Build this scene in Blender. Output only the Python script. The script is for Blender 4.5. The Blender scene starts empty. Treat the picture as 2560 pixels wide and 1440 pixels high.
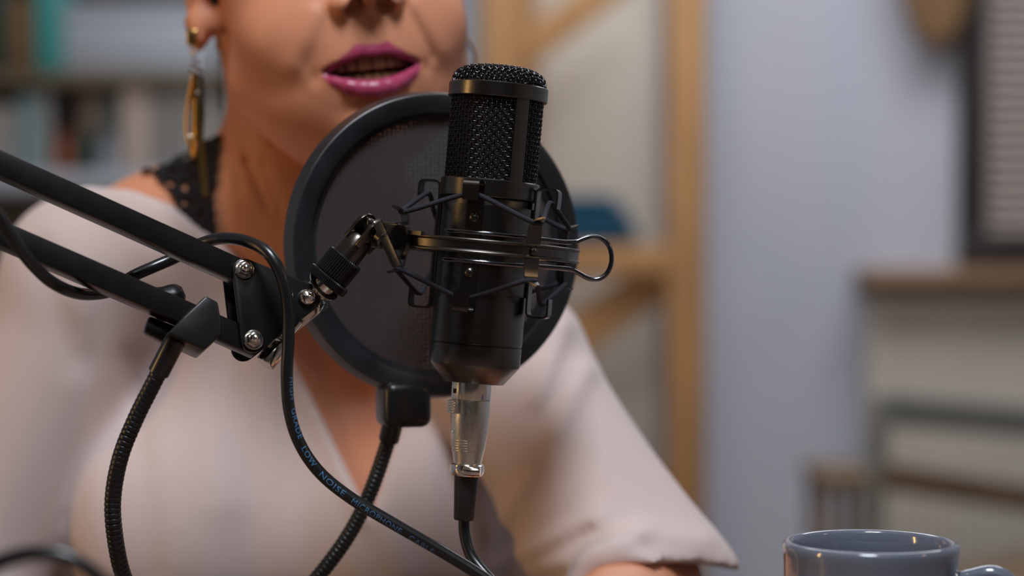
import bpy, bmesh, math, random
import numpy as np
from mathutils import Vector, Matrix

random.seed(4); np.random.seed(4)
scene = bpy.context.scene
COL = scene.collection
R_ = math.radians

# ------------------------------------------------------------------ camera
FPX = 5376.0            # focal length in pixels of the 2560 px wide frame
D = 1.12                # distance of the microphone axis
CAM = np.array([0.0, 0.0, 1.0])
PITCH = R_(1.5)
AR = np.array([1.0, 0, 0])
AF = np.array([0, math.cos(PITCH), -math.sin(PITCH)])
AU = np.array([0, math.sin(PITCH), math.cos(PITCH)])
cd = bpy.data.cameras.new('camera')
cam = bpy.data.objects.new('camera', cd); COL.objects.link(cam)
cam.location = CAM
cam.rotation_euler = (math.pi/2 - PITCH, 0, 0)
cd.sensor_width = 36.0
cd.lens = FPX/2560*36.0
cd.clip_start = 0.05
cd.dof.use_dof = True
cd.dof.focus_distance = 1.095
cd.dof.aperture_fstop = 3.4
cd.dof.aperture_blades = 0
scene.camera = cam

# ------------------------------------------------------------------ world, lights, exposure
scene.view_settings.view_transform = 'Standard'
scene.view_settings.look = 'None'
scene.view_settings.gamma = 1.0
scene.view_settings.use_curve_mapping = False
scene.view_settings.exposure = 0.0
scene.cycles.max_bounces = 8; scene.cycles.diffuse_bounces = 3; scene.cycles.glossy_bounces = 4
w = bpy.data.worlds.new('world'); scene.world = w; w.use_nodes = True
w.node_tree.nodes['Background'].inputs[0].default_value = (0.75, 0.85, 1.0, 1)
w.node_tree.nodes['Background'].inputs[1].default_value = 0.015

def area(name, loc, target, sx, sy, power, col):
    l = bpy.data.lights.new(name, 'AREA'); l.shape = 'RECTANGLE'; l.size = sx; l.size_y = sy
    l.energy = power; l.color = col
    o = bpy.data.objects.new(name, l); COL.objects.link(o); o.location = loc
    d = Vector(target) - Vector(loc)
    o.rotation_euler = d.to_track_quat('-Z', 'Y').to_euler()
    return o
area('ceiling_panel_light', (0.02, 0.50, 2.28), (-0.05, 1.2, 1.05), 0.36, 0.46, 21.5, (0.86, 0.93, 1.0))
area('room_ceiling_light', (0.6, 3.3, 2.55), (0.6, 3.6, 0.0), 1.8, 0.9, 34, (0.95, 0.97, 1.0))
area('warm_lamp_light', (-2.2, 0.60, 1.25), (0.0, 1.15, 1.05), 0.06, 1.0, 9.5, (1.0, 0.58, 0.20))
area('front_fill_light', (0.0, -1.1, 2.55), (0.0, -1.3, 0.0), 1.6, 0.6, 5, (1.0, 0.97, 0.92))  # added unseen fill, brightens the front wall that the nickel parts mirror
area('warm_wall_light', (1.5, 0.55, 1.7), (0.3, 1.2, 1.0), 0.12, 0.12, 1.2, (1.0, 0.66, 0.34))

# ------------------------------------------------------------------ helpers
def P(u, v, d):
    return CAM + d*(AF + AR*((u-1280)/FPX) + AU*(-(v-720)/FPX))
def B(u, v, wmm=0.0):                      # near the microphone plane; wmm towards the camera
    return P(u, v, D - wmm*0.001)
S = D/FPX                                  # metres per pixel at the microphone

def unit(a):
    a = np.asarray(a, float); return a/np.linalg.norm(a)

class MB:
    def __init__(self): self.v = []; self.f = []
    def add(self, vs, fs):
        n = len(self.v)
        self.v.extend([tuple(map(float, p)) for p in vs])
        self.f.extend([tuple(int(i)+n for i in f) for f in fs])
        return self
    def tube(self, path, rad, sides=10, closed=False, caps=True):
        p = np.asarray(path, float); n = len(p)
        rad = np.broadcast_to(np.asarray(rad, float), (n,))
        if closed: t = np.roll(p, -1, 0) - np.roll(p, 1, 0)
        else:
            t = np.empty_like(p); t[1:-1] = p[2:]-p[:-2]; t[0] = p[1]-p[0]; t[-1] = p[-1]-p[-2]
        t /= np.linalg.norm(t, axis=1)[:, None] + 1e-12
        a = np.array([0, 0, 1.0]) if abs(t[0][2]) < 0.9 else np.array([1.0, 0, 0])
        u = unit(np.cross(t[0], a)); vs = []
        ang = np.arange(sides)*2*math.pi/sides
        c, s = np.cos(ang)[:, None], np.sin(ang)[:, None]
        for i in range(n):
            u = u - t[i]*np.dot(u, t[i]); u = unit(u); b = np.cross(t[i], u)
            vs.append(p[i] + rad[i]*(c*u + s*b))
        vs = np.concatenate(vs); fs = []
        m = n if closed else n-1
        for i in range(m):
            j = (i+1) % n
            for k in range(sides):
                l = (k+1) % sides
                fs.append((i*sides+k, i*sides+l, j*sides+l, j*sides+k))
        if caps and not closed:
            fs.append(tuple(range(sides))[::-1]); fs.append(tuple((n-1)*sides+k for k in range(sides)))
        return self.add(vs, fs)
    def lathe(self, o, ax, prof, n=64, closed=False, start=None):   # prof: (radius, height along ax)
        o = np.asarray(o, float); ax = unit(ax)
        a = np.array([0, 0, 1.0]) if abs(ax[2]) < 0.9 else np.array([0, 1.0, 0])
        if start is not None: a = np.asarray(start, float)
        x = unit(a - ax*np.dot(a, ax)); y = np.cross(ax, x)
        vs = []; fs = []; m = len(prof)
        for r, h in prof:
            for k in range(n):
                t = 2*math.pi*k/n
                vs.append(o + ax*h + r*(math.cos(t)*x + math.sin(t)*y))
        for i in range(m if closed else m-1):
            j = (i+1) % m
            for k in range(n):
                l = (k+1) % n
                fs.append((i*n+k, i*n+l, j*n+l, j*n+k))
        if not closed:
            if prof[0][0] > 1e-9: fs.append(tuple(range(n))[::-1])
            if prof[-1][0] > 1e-9: fs.append(tuple((m-1)*n+k for k in range(n)))
        return self.add(vs, fs)
    def box(self, c, ax, half, bev=0.0, seg=2):
        bm = bmesh.new(); bmesh.ops.create_cube(bm, size=2.0)
        for v in bm.verts: v.co = Vector((v.co.x*half[0], v.co.y*half[1], v.co.z*half[2]))
        if bev > 0: bmesh.ops.bevel(bm, geom=bm.edges[:], offset=bev, segments=seg, profile=0.5, affect='EDGES')
        bm.verts.ensure_lookup_table(); bm.verts.index_update()
        A = np.array([unit(a) for a in ax]); c = np.asarray(c, float)
        vs = [c + v.co.x*A[0] + v.co.y*A[1] + v.co.z*A[2] for v in bm.verts]
        fs = [[v.index for v in f.verts] for f in bm.faces]; bm.free()
        return self.add(vs, fs)
    def prism(self, pts, ext, bev=0.0, seg=2):   # pts: planar 3-D loop, ext: extrusion vector
        bm = bmesh.new()
        vs = [bm.verts.new(Vector(p)) for p in pts]; f = bm.faces.new(vs)
        r = bmesh.ops.extrude_face_region(bm, geom=[f])
        bmesh.ops.translate(bm, vec=Vector(ext), verts=[g for g in r['geom'] if isinstance(g, bmesh.types.BMVert)])
        if bev > 0: bmesh.ops.bevel(bm, geom=bm.edges[:], offset=bev, segments=seg, profile=0.5, affect='EDGES', clamp_overlap=True)
        bmesh.ops.recalc_face_normals(bm, faces=bm.faces[:])
        bm.verts.index_update()
        self.add([v.co[:] for v in bm.verts], [[v.index for v in q.verts] for q in bm.faces]); bm.free()
        return self
    def strap(self, path, widths, wdir, thick):  # flat sheet strip with a width direction (one or per point)
        p = np.asarray(path, float); n = len(p)
        widths = np.broadcast_to(np.asarray(widths, float), (n,))
        wd = np.asarray(wdir, float)
        if wd.ndim == 1: wd = np.tile(wd, (n, 1))
        t = np.empty_like(p); t[1:-1] = p[2:]-p[:-2]; t[0] = p[1]-p[0]; t[-1] = p[-1]-p[-2]
        vs = []; fs = []
        for i in range(n):
            x = unit(wd[i]); tn = unit(t[i]); nn = unit(np.cross(tn, x))
            for sx, sn in ((-1, -1), (1, -1), (1, 1), (-1, 1)):
                vs.append(p[i] + x*sx*widths[i]/2 + nn*sn*thick/2)
        for i in range(n-1):
            for k in range(4):
                l = (k+1) % 4
                fs.append((i*4+k, i*4+l, (i+1)*4+l, (i+1)*4+k))
        fs.append((3, 2, 1, 0)); fs.append(tuple((n-1)*4+k for k in range(4)))
        return self.add(vs, fs)
    def build(self, name, m, parent=None, smooth=35, label=None):
        me = bpy.data.meshes.new(name); me.from_pydata(self.v, [], self.f)
        me.materials.append(m)
        if smooth:
            me.shade_smooth()
            if smooth < 170: me.set_sharp_from_angle(angle=R_(smooth))
        me.update()
        o = bpy.data.objects.new(name, me); COL.objects.link(o)
        if parent is not None:
            o.parent = parent
            if parent.type == 'EMPTY' and parent.parent is None: o.location = -parent.location
        if label: o['label'] = label
        return o

def thing(name, label, cat, loc, group=None):
    o = bpy.data.objects.new(name, None); COL.objects.link(o); o.location = Vector(loc)
    o.empty_display_size = 0.05
    o['label'] = label; o['category'] = cat
    if group: o['group'] = group
    return o
def tag(o, label, cat, group=None):
    o['label'] = label; o['category'] = cat
    if group: o['group'] = group
    return o
def struct(o): o['kind'] = 'structure'; return o

def smooth_path(pts, n=12, closed=False):      # Catmull-Rom
    p = np.asarray(pts, float); m = len(p); out = []
    idx = range(m if closed else m-1)
    for i in idx:
        if closed: p0, p1, p2, p3 = p[(i-1) % m], p[i], p[(i+1) % m], p[(i+2) % m]
        else: p0, p1, p2, p3 = p[max(i-1, 0)], p[i], p[i+1], p[min(i+2, m-1)]
        for k in range(n):
            t = k/n
            out.append(0.5*((2*p1) + (-p0+p2)*t + (2*p0-5*p1+4*p2-p3)*t*t + (-p0+3*p1-3*p2+p3)*t**3))
    if not closed: out.append(p[-1])
    return np.array(out)
def chaikin(pts, it=2, closed=False, q=0.25):
    p = np.asarray(pts, float)
    for _ in range(it):
        if closed:
            nx = np.roll(p, -1, 0); a = p*(1-q)+nx*q; b = p*q+nx*(1-q)
            p = np.stack([a, b], 1).reshape(-1, 3)
        else:
            a = p[:-1]*(1-q)+p[1:]*q; b = p[:-1]*q+p[1:]*(1-q)
            p = np.concatenate([p[:1], np.stack([a, b], 1).reshape(-1, 3), p[-1:]])
    return p
def resample(p, step):
    p = np.asarray(p, float); L = np.concatenate([[0], np.cumsum(np.linalg.norm(np.diff(p, axis=0), axis=1))])
    n = max(2, int(L[-1]/step)+1); s = np.linspace(0, L[-1], n)
    return np.stack([np.interp(s, L, p[:, i]) for i in range(3)], 1)

# ------------------------------------------------------------------ materials
def srgb(r, g, b):
    def f(c):
        c /= 255.0
        return c/12.92 if c <= 0.04045 else ((c+0.055)/1.055)**2.4
    return (f(r), f(g), f(b), 1.0)
def mat(name, col, rough=0.5, metal=0.0, var=0.12, scale=40.0, bump=0.0, bscale=300.0, stretch=(1, 1, 1), coat=0.0,
        sss=0.0, sheen=0.0, rvar=0.0, spec=0.5):
    m = bpy.data.materials.new(name); m.use_nodes = True
    nt = m.node_tree; b = nt.nodes['Principled BSDF']
    tc = nt.nodes.new('ShaderNodeTexCoord'); mp = nt.nodes.new('ShaderNodeMapping')
    mp.inputs['Scale'].default_value = stretch
    nt.links.new(tc.outputs['Object'], mp.inputs['Vector'])
    nz = nt.nodes.new('ShaderNodeTexNoise'); nz.inputs['Scale'].default_value = scale; nz.inputs['Detail'].default_value = 4
    nt.links.new(mp.outputs[0], nz.inputs['Vector'])
    rp = nt.nodes.new('ShaderNodeValToRGB')
    rp.color_ramp.elements[0].position = 0.3; rp.color_ramp.elements[1].position = 0.7
    rp.color_ramp.elements[0].color = tuple(c*(1-var) for c in col[:3])+(1,)
    rp.color_ramp.elements[1].color = tuple(min(1, c*(1+var)) for c in col[:3])+(1,)
    nt.links.new(nz.outputs['Fac'], rp.inputs[0]); nt.links.new(rp.outputs[0], b.inputs['Base Color'])
    b.inputs['Roughness'].default_value = rough; b.inputs['Metallic'].default_value = metal
    b.inputs['Specular IOR Level'].default_value = spec
    if coat: b.inputs['Coat Weight'].default_value = coat; b.inputs['Coat Roughness'].default_value = 0.06
    if sheen: b.inputs['Sheen Weight'].default_value = sheen; b.inputs['Sheen Roughness'].default_value = 0.5
    if sss:
        b.inputs['Subsurface Weight'].default_value = sss; b.inputs['Subsurface Radius'].default_value = (1.0, 0.35, 0.2)
        b.inputs['Subsurface Scale'].default_value = 0.006
    if rvar:
        mr = nt.nodes.new('ShaderNodeMapRange'); mr.inputs['To Min'].default_value = max(0.02, rough-rvar); mr.inputs['To Max'].default_value = rough+rvar
        nt.links.new(nz.outputs['Fac'], mr.inputs['Value']); nt.links.new(mr.outputs[0], b.inputs['Roughness'])
    if bump:
        n2 = nt.nodes.new('ShaderNodeTexNoise'); n2.inputs['Scale'].default_value = bscale; n2.inputs['Detail'].default_value = 3
        nt.links.new(mp.outputs[0], n2.inputs['Vector'])
        bp = nt.nodes.new('ShaderNodeBump'); bp.inputs['Strength'].default_value = bump; bp.inputs['Distance'].default_value = 0.001
        nt.links.new(n2.outputs['Fac'], bp.inputs['Height']); nt.links.new(bp.outputs[0], b.inputs['Normal'])
    return m

M = {}
M['black_metal'] = mat('black_anodised_metal', (0.125, 0.115, 0.105, 1), 0.28, 1.0, 0.1, 60, 0.03, 900, stretch=(1, 1, 12))
M['black_wire'] = mat('black_lacquered_wire', (0.20, 0.21, 0.24, 1), 0.17, 1.0, 0.1, 60)
M['grille'] = mat('black_grille_wire', (0.075, 0.075, 0.085, 1), 0.18, 1.0, 0.1, 60)
M['gauze'] = mat('dark_inner_gauze', (0.008, 0.006, 0.005, 1), 0.7, 0.0, 0.3, 900, 0.2, 1500)
M['arm_black'] = mat('powder_coated_steel', (0.009, 0.0085, 0.009, 1), 0.30, 0.0, 0.15, 120, 0.010, 1400, rvar=0.03, spec=0.3)
M['plastic'] = mat('black_plastic', (0.012, 0.012, 0.013, 1), 0.32, 0.0, 0.15, 80, 0.02, 1200, spec=0.4)
M['rubber'] = mat('black_rubber', (0.014, 0.013, 0.013, 1), 0.5, 0.0, 0.15, 100, 0.03, 1000)
M['cable'] = mat('black_cable_jacket', (0.011, 0.011, 0.013, 1), 0.27, 0.0, 0.1, 60, spec=0.6)
M['print'] = mat('blue_cable_print', srgb(70, 120, 165), 0.5, 0, 0.2, 500)
M['cord'] = mat('dark_elastic_cord', (0.016, 0.014, 0.024, 1), 0.85, 0.0, 0.5, 1500, 0.5, 2500)
M['chrome'] = mat('polished_nickel', (0.82, 0.79, 0.74, 1), 0.14, 1.0, 0.05, 80, rvar=0.04)
M['satin'] = mat('satin_nickel', (0.74, 0.70, 0.63, 1), 0.32, 1.0, 0.12, 700, 0.06, 3000, rvar=0.06)
M['hoop'] = mat('matte_black_hoop', (0.013, 0.014, 0.017, 1), 0.35, 0.0, 0.3, 60, 0.03, 800, rvar=0.05, spec=0.8)
M['gold'] = mat('gold_metal', (0.72, 0.46, 0.15, 1), 0.2, 1.0, 0.08, 200)
M['crystal'] = mat('crystal_bead', (0.22, 0.19, 0.19, 1), 0.1, 0.3, 0.05, 100, coat=1.0)
M['blouse'] = mat('beige_pink_blouse', srgb(210, 191, 188), 0.85, 0.0, 0.03, 8, 0.10, 900, sheen=0.15, spec=0.2)
M['lace'] = mat('black_lace', (0.014, 0.012, 0.014, 1), 0.8, 0.0, 0.5, 500, 0.6, 700, spec=0.2)
M['tooth'] = mat('tooth_enamel', srgb(176, 146, 112), 0.22, 0.0, 0.06, 300, sss=0.1)
M['eye_white'] = mat('eye_white', srgb(225, 218, 212), 0.15, 0.0, 0.03, 60)
M['iris'] = mat('brown_iris', srgb(70, 42, 26), 0.1, 0.0, 0.3, 900)
M['hair'] = mat('dark_brown_hair', srgb(52, 34, 24), 0.5, 0.0, 0.4, 300, 0.4, 500, stretch=(1, 1, 0.1))
M['mug'] = mat('grey_glazed_ceramic', srgb(106, 112, 128), 0.12, 0.0, 0.04, 60, coat=0.6)
M['pine'] = mat('pine_timber', srgb(178, 132, 84), 0.6, 0.0, 0.25, 10, stretch=(6, 6, 0.5))
M['desk'] = mat('brown_desk_wood', srgb(112, 90, 78), 0.45, 0.0, 0.25, 8, stretch=(0.5, 6, 6))
M['wall'] = mat('cool_grey_wall', srgb(190, 193, 206), 0.9, 0.0, 0.02, 3, 0.05, 200)
M['front_wall'] = mat('dark_grey_wall', srgb(104, 102, 102), 0.9, 0.0, 0.05, 3)
M['floor'] = mat('grey_floor', srgb(120, 112, 105), 0.6, 0.0, 0.1, 6)
M['ceiling'] = mat('white_ceiling', srgb(215, 215, 212), 0.9, 0.0, 0.02, 3)
M['white'] = mat('white_enamel', srgb(186, 178, 168), 0.5, 0.0, 0.03, 6)
M['frame_dark'] = mat('dark_window_frame', srgb(38, 30, 28), 0.5, 0.0, 0.1, 20)
M['blind'] = mat('grey_blind_slat', srgb(182, 168, 162), 0.6, 0.0, 0.05, 20)
M['sill'] = mat('brown_sill_wood', srgb(150, 118, 88), 0.5, 0.0, 0.2, 10, stretch=(0.5, 6, 6))
M['brown'] = mat('brown_fabric', srgb(128, 98, 66), 0.9, 0.0, 0.15, 30)
M['chair_grey'] = mat('grey_painted_chair', srgb(128, 128, 122), 0.5, 0.0, 0.05, 20)
M['chair_brown'] = mat('brown_chair_wood', srgb(120, 98, 74), 0.5, 0.0, 0.15, 12)
M['teal'] = mat('teal_plastic', srgb(64, 150, 148), 0.5, 0.0, 0.1, 12)
M['blue_cloth'] = mat('blue_cloth', srgb(14, 72, 100), 0.9, 0.0, 0.2, 20, 0.5, 60)
M['cool_white'] = mat('cool_white_box', srgb(180, 188, 200), 0.6, 0.0, 0.04, 6)
M['cream'] = mat('cream_card', srgb(186, 166, 154), 0.7, 0.0, 0.08, 12)
M['rust'] = mat('rust_glaze', srgb(150, 74, 40), 0.4, 0.0, 0.15, 15)
M['grey_teal'] = mat('grey_teal_card', srgb(120, 146, 148), 0.6, 0.0, 0.08, 12)
M['panel'] = mat('warm_grey_panel', srgb(206, 196, 184), 0.8, 0.0, 0.03, 6)
M['grey_box'] = mat('grey_card', srgb(140, 136, 132), 0.6, 0.0, 0.08, 12)
M['dark_green'] = mat('dark_green_card', srgb(44, 62, 54), 0.6, 0.0, 0.1, 12)
M['shelf_brown'] = mat('dark_shelf_wood', srgb(104, 90, 70), 0.6, 0.0, 0.2, 10, stretch=(0.5, 6, 6))

def skin_material():
    m = mat('skin', srgb(214, 145, 112), 0.45, 0.0, 0.06, 18, 0.10, 900, sss=0.15, spec=0.4)
    m.node_tree.nodes['Principled BSDF'].inputs['Subsurface Scale'].default_value = 0.004
    nt = m.node_tree; b = nt.nodes['Principled BSDF']
    src = b.inputs['Base Color'].links[0].from_socket
    def layer(src, attr, col, rough=None):
        at = nt.nodes.new('ShaderNodeAttribute'); at.attribute_name = attr
        mx = nt.nodes.new('ShaderNodeMix'); mx.data_type = 'RGBA'
        nt.links.new(at.outputs['Fac'], mx.inputs[0]); nt.links.new(src, mx.inputs[6]); mx.inputs[7].default_value = col
        return mx.outputs[2], at.outputs['Fac']
    src, _ = layer(src, 'mouth', srgb(110, 40, 38))
    src, f = layer(src, 'lip', srgb(168, 64, 98))
    nt.links.new(src, b.inputs['Base Color'])
    mr = nt.nodes.new('ShaderNodeMapRange'); mr.inputs['To Min'].default_value = 0.5; mr.inputs['To Max'].default_value = 0.3
    nt.links.new(f, mr.inputs['Value']); nt.links.new(mr.outputs[0], b.inputs['Roughness'])
    return m
M['skin'] = skin_material()

def screen_material():                     # fine double nylon: little holes let some of what is behind through
    m = bpy.data.materials.new('black_nylon_screen'); m.use_nodes = True
    nt = m.node_tree; b = nt.nodes['Principled BSDF']
    b.inputs['Base Color'].default_value = (0.050, 0.044, 0.046, 1); b.inputs['Roughness'].default_value = 0.8
    b.inputs['Specular IOR Level'].default_value = 0.2
    tc = nt.nodes.new('ShaderNodeTexCoord')
    vo = nt.nodes.new('ShaderNodeTexVoronoi'); vo.inputs['Scale'].default_value = 430; vo.inputs['Randomness'].default_value = 0.25
    vo.voronoi_dimensions = '2D'
    mp_ = nt.nodes.new('ShaderNodeMapping'); mp_.inputs['Rotation'].default_value = (R_(90), 0, 0)
    nt.links.new(tc.outputs['Object'], mp_.inputs['Vector']); nt.links.new(mp_.outputs[0], vo.inputs['Vector'])
    rp = nt.nodes.new('ShaderNodeValToRGB'); rp.color_ramp.elements[0].color = (0.42, 0.42, 0.42, 1); rp.color_ramp.elements[0].position = 0.12
    rp.color_ramp.elements[1].color = (0.10, 0.10, 0.10, 1); rp.color_ramp.elements[1].position = 0.42
    nt.links.new(vo.outputs['Distance'], rp.inputs[0])
    tr = nt.nodes.new('ShaderNodeBsdfTransparent'); mx = nt.nodes.new('ShaderNodeMixShader')
    nt.links.new(rp.outputs[0], mx.inputs[0]); nt.links.new(b.outputs[0], mx.inputs[1]); nt.links.new(tr.outputs[0], mx.inputs[2])
    nt.links.new(mx.outputs[0], nt.nodes['Material Output'].inputs[0])
    return m
M['screen'] = screen_material()

# ------------------------------------------------------------------ room
X3 = (np.array([1., 0, 0]), np.array([0, 1., 0]), np.array([0, 0, 1.]))
WALLY = 4.55
def slab(name, lo, hi, m):
    lo, hi = np.array(lo, float), np.array(hi, float)
    return struct(MB().box((lo+hi)/2, X3, (hi-lo)/2).build(name, m, smooth=0))
slab('floor', (-2.6, -1.8, -0.1), (2.6, WALLY+0.1, 0.0), M['floor'])
slab('wall_back', (-2.6, WALLY, 0.0), (2.6, WALLY+0.1, 2.75), M['wall'])
slab('wall_front', (-2.6, -1.9, 0.0), (2.6, -1.8, 2.75), M['front_wall'])
slab('wall_left', (-2.6, -1.8, 0.0), (-2.5, WALLY, 2.75), M['wall'])
slab('wall_right', (2.5, -1.8, 0.0), (2.6, WALLY, 2.75), M['wall'])
slab('ceiling', (-2.6, -1.8, 2.65), (2.6, WALLY+0.1, 2.75), M['ceiling'])

TABLE_Z = float(P(2177, 1352, 1.05)[2]) - 0.096

# ------------------------------------------------------------------ desk and mug
desk = thing('desk', 'brown wooden desk under the microphone and mug', 'desk', (0.15, 0.85, 0))
MB().box((0.15, 0.80, TABLE_Z-0.0135), X3, (0.95, 0.40, 0.0130), 0.003).build('desk_top', M['desk'], desk)
for sx in (-1, 1):
    for sy in (-1, 1):
        MB().box((0.15+sx*0.88, 0.82+sy*0.36, (TABLE_Z-0.0265)/2), X3, (0.025, 0.025, (TABLE_Z-0.0265)/2), 0.003).build('leg', M['desk'], desk)

mc = P(2177, 1352, 1.05); MR = 0.0425
mug = thing('mug', 'glossy grey ceramic mug at the right edge of the desk', 'mug', (mc[0], mc[1], TABLE_Z))
H = mc[2]-TABLE_Z
prof = [(0.0, 0.004), (MR-0.012, 0.004), (MR-0.010, 0.0), (MR-0.006, 0.0), (MR-0.002, 0.003), (MR-0.0006, 0.010), (MR-0.0004, H-0.012), (MR, H-0.007), (MR+0.0003, H-0.0035)]
prof += [(MR-0.0022+0.0024*math.cos(a), H-0.0024+0.0024*math.sin(a)) for a in np.linspace(0.2, math.pi-0.3, 9)]
prof += [(MR-0.0052, H-0.006), (MR-0.0056, H-0.014), (MR-0.0056, 0.016), (MR-0.010, 0.009), (MR-0.018, 0.0075), (0.0, 0.0075)]
MB().lathe((mc[0], mc[1], TABLE_Z), (0, 0, 1), prof, 96).build('mug_body', M['mug'], mug, 50)
hd = unit((0.97, -0.22, 0))
hz = np.array([0, 0, 1.0])
hp = [np.array([mc[0], mc[1], TABLE_Z]) + hd*a + hz*b for a, b in
      ((MR-0.002, H-0.019), (MR+0.006, H-0.0165), (MR+0.016, H-0.0145), (MR+0.0235, H-0.019), (MR+0.027, H-0.032), (MR+0.0255, H-0.048), (MR+0.018, H-0.063), (MR+0.008, H-0.071), (MR-0.002, H-0.073))]
MB().tube(smooth_path(hp, 10), 0.0046, 14).build('handle', M['mug'], mug, 180)

# ------------------------------------------------------------------ microphone (frame: a right, t down the axis, w to camera; in photo pixels)
TL = R_(5.1)
MX = AR*math.cos(TL) - AU*math.sin(TL)
MT = -AR*math.sin(TL) - AU*math.cos(TL)
MW = -AF
MO = P(1246, 232, D)
def mp(a, t, w_): return MO + S*(a*MX + t*MT + w_*MW)
def mc_(r, th, t): return mp(r*math.sin(th), t, r*math.cos(th))
def mlathe(prof, n=96, closed=False): return MB().lathe(MO, MT, [(r*S, t*S) for r, t in prof], n, closed, start=MW)

mic = thing('microphone', 'black studio condenser microphone with a woven wire grille', 'microphone', mp(0, 726, 0))
mlathe([(108, 266), (114, 267), (115, 270), (115, 628), (114, 629), (112, 630), (112, 631.5), (100, 632)]).build('body', M['black_metal'], mic)
mlathe([(100, 631.6), (112, 631.8), (114.3, 633), (114.5, 640), (114.5, 679), (112.5, 684), (79, 725), (76, 727), (0, 727)]).build('bottom_cap', M['black_metal'], mic)
mlathe([(104, 222), (122, 222), (124, 224), (124, 264), (122.5, 266), (104, 266)], closed=True).build('shoulder_ring', M['black_metal'], mic)
mlathe([(112, -17), (122.5, -18), (124.5, -16), (124.5, 16), (122.5, 18), (112, 18)], closed=True).build('head_ring', M['black_metal'], mic)
# woven wire
NC = 62; ROWS = 18; t0, t1 = 20.0, 226.0; RG = 113.5; WR = 1.55; AMP = 1.8
g = MB()
pit = (t1-t0)/ROWS
bar_a = R_(33.5)
bar_half = 18.5/RG
def in_bar(th):
    for b0 in (bar_a, bar_a+math.pi):
        if abs((th-b0+math.pi) % (2*math.pi)-math.pi) < bar_half*0.95: return True
    return False
for k in range(ROWS):
    t = t0+pit*(k+0.5); pts = []
    for i in range(NC*6):
        th = 2*math.pi*i/(NC*6)
        pts.append(mc_(RG + AMP*math.cos(NC*th*0.5*2/2 + math.pi*k) , th, t))
    g.tube(pts, WR*S, 5, closed=True)
for c in range(NC):
    th = 2*math.pi*(c)/NC
    if in_bar(th): continue
    pts = []
    for i in range(ROWS*5+1):
        t = t0+(t1-t0)*i/(ROWS*5)
        ph = math.pi*((t-t0)/pit-0.5)
        pts.append(mc_(RG - AMP*math.cos(ph+math.pi*c), th, t))
    g.tube(pts, WR*S, 5)
gm = g.build('grille_mesh', M['grille'], mic, 180); gm['kind'] = 'stuff'
# domed top of the same weave
Rd, hd_ = 116.0, 48.0
ph = np.linspace(0, math.pi/2, 160); ex = 2/3.0
pr = Rd*np.sin(ph)**ex; pz = hd_*np.cos(ph)**ex
pl = np.concatenate([[0], np.cumsum(np.hypot(np.diff(pr), np.diff(pz)))]); LM = pl[-1]
dome = MB(); pit2 = 12.0; ROT = R_(38)
def dome_pt(x, y, off):
    rho = math.hypot(x, y); az = math.atan2(y, x)
    r = np.interp(rho, pl, pr); z = np.interp(rho, pl, pz)
    r2 = np.interp(min(rho+1, LM), pl, pr); z2 = np.interp(min(rho+1, LM), pl, pz); r1 = np.interp(max(rho-1, 0), pl, pr); z1 = np.interp(max(rho-1, 0), pl, pz)
    tn = unit((r2-r1, z2-z1)); nr, nz_ = -tn[1], tn[0]
    r += nr*off; z += nz_*off
    return mp(r*math.cos(az), -17-z, r*math.sin(az))
nl = int(LM/pit2)
for fam in (0, 1):
    for k in range(-nl, nl+1):
        c = (k+0.5*0)*pit2
        if abs(c) >= LM-1: continue
        hl = math.sqrt(LM*LM-c*c); n = int(2*hl/2.6)+2; pts = []
        for i in range(n):
            q = -hl+2*hl*i/(n-1)
            off = 1.9*math.cos(math.pi*(q/pit2+k)) * (1 if fam == 0 else -1)
            x, y = (c, q) if fam == 0 else (q, c)
            x, y = x*math.cos(ROT)-y*math.sin(ROT), x*math.sin(ROT)+y*math.cos(ROT)
            pts.append(dome_pt(x, y, off))
        dome.tube(pts, 1.8*S, 5)
dm = dome.build('dome_mesh', M['grille'], mic, 180); dm['kind'] = 'stuff'
# inner gauze, closing the grille
ip = [(max(0.0, r*0.945), -17-z*0.92) for r, z in zip(pr[::8], pz[::8])] + [(108, -10), (108, 240), (0, 241)]
mlathe(ip, 64).build('inner_gauze', M['gauze'], mic)
for ba in (bar_a, bar_a+math.pi):
    arc = [ba-bar_half+2*bar_half*i/6 for i in range(7)]
    b = MB()
    vs = [mc_(r, a, t) for r in (111, 117.5) for t in (16, 226) for a in arc]
    fs = []
    for i in range(6):
        fs += [(14+i, 15+i, 22+i, 21+i), (0+i, 7+i, 8+i, 1+i)]
        fs += [(i, i+1, 15+i, 14+i), (7+i, 21+i, 22+i, 8+i)]
    fs += [(0, 14, 21, 7), (6, 13, 27, 20)]
    b.add(vs, fs).build('grille_bar', M['black_metal'], mic)

# ------------------------------------------------------------------ shock mount
mount = thing('shock_mount', 'black spider shock mount with zigzag elastic cord around the microphone', 'shock mount', mp(0, 392, 0))
CT = 391.0
A0 = R_(-14)
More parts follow.
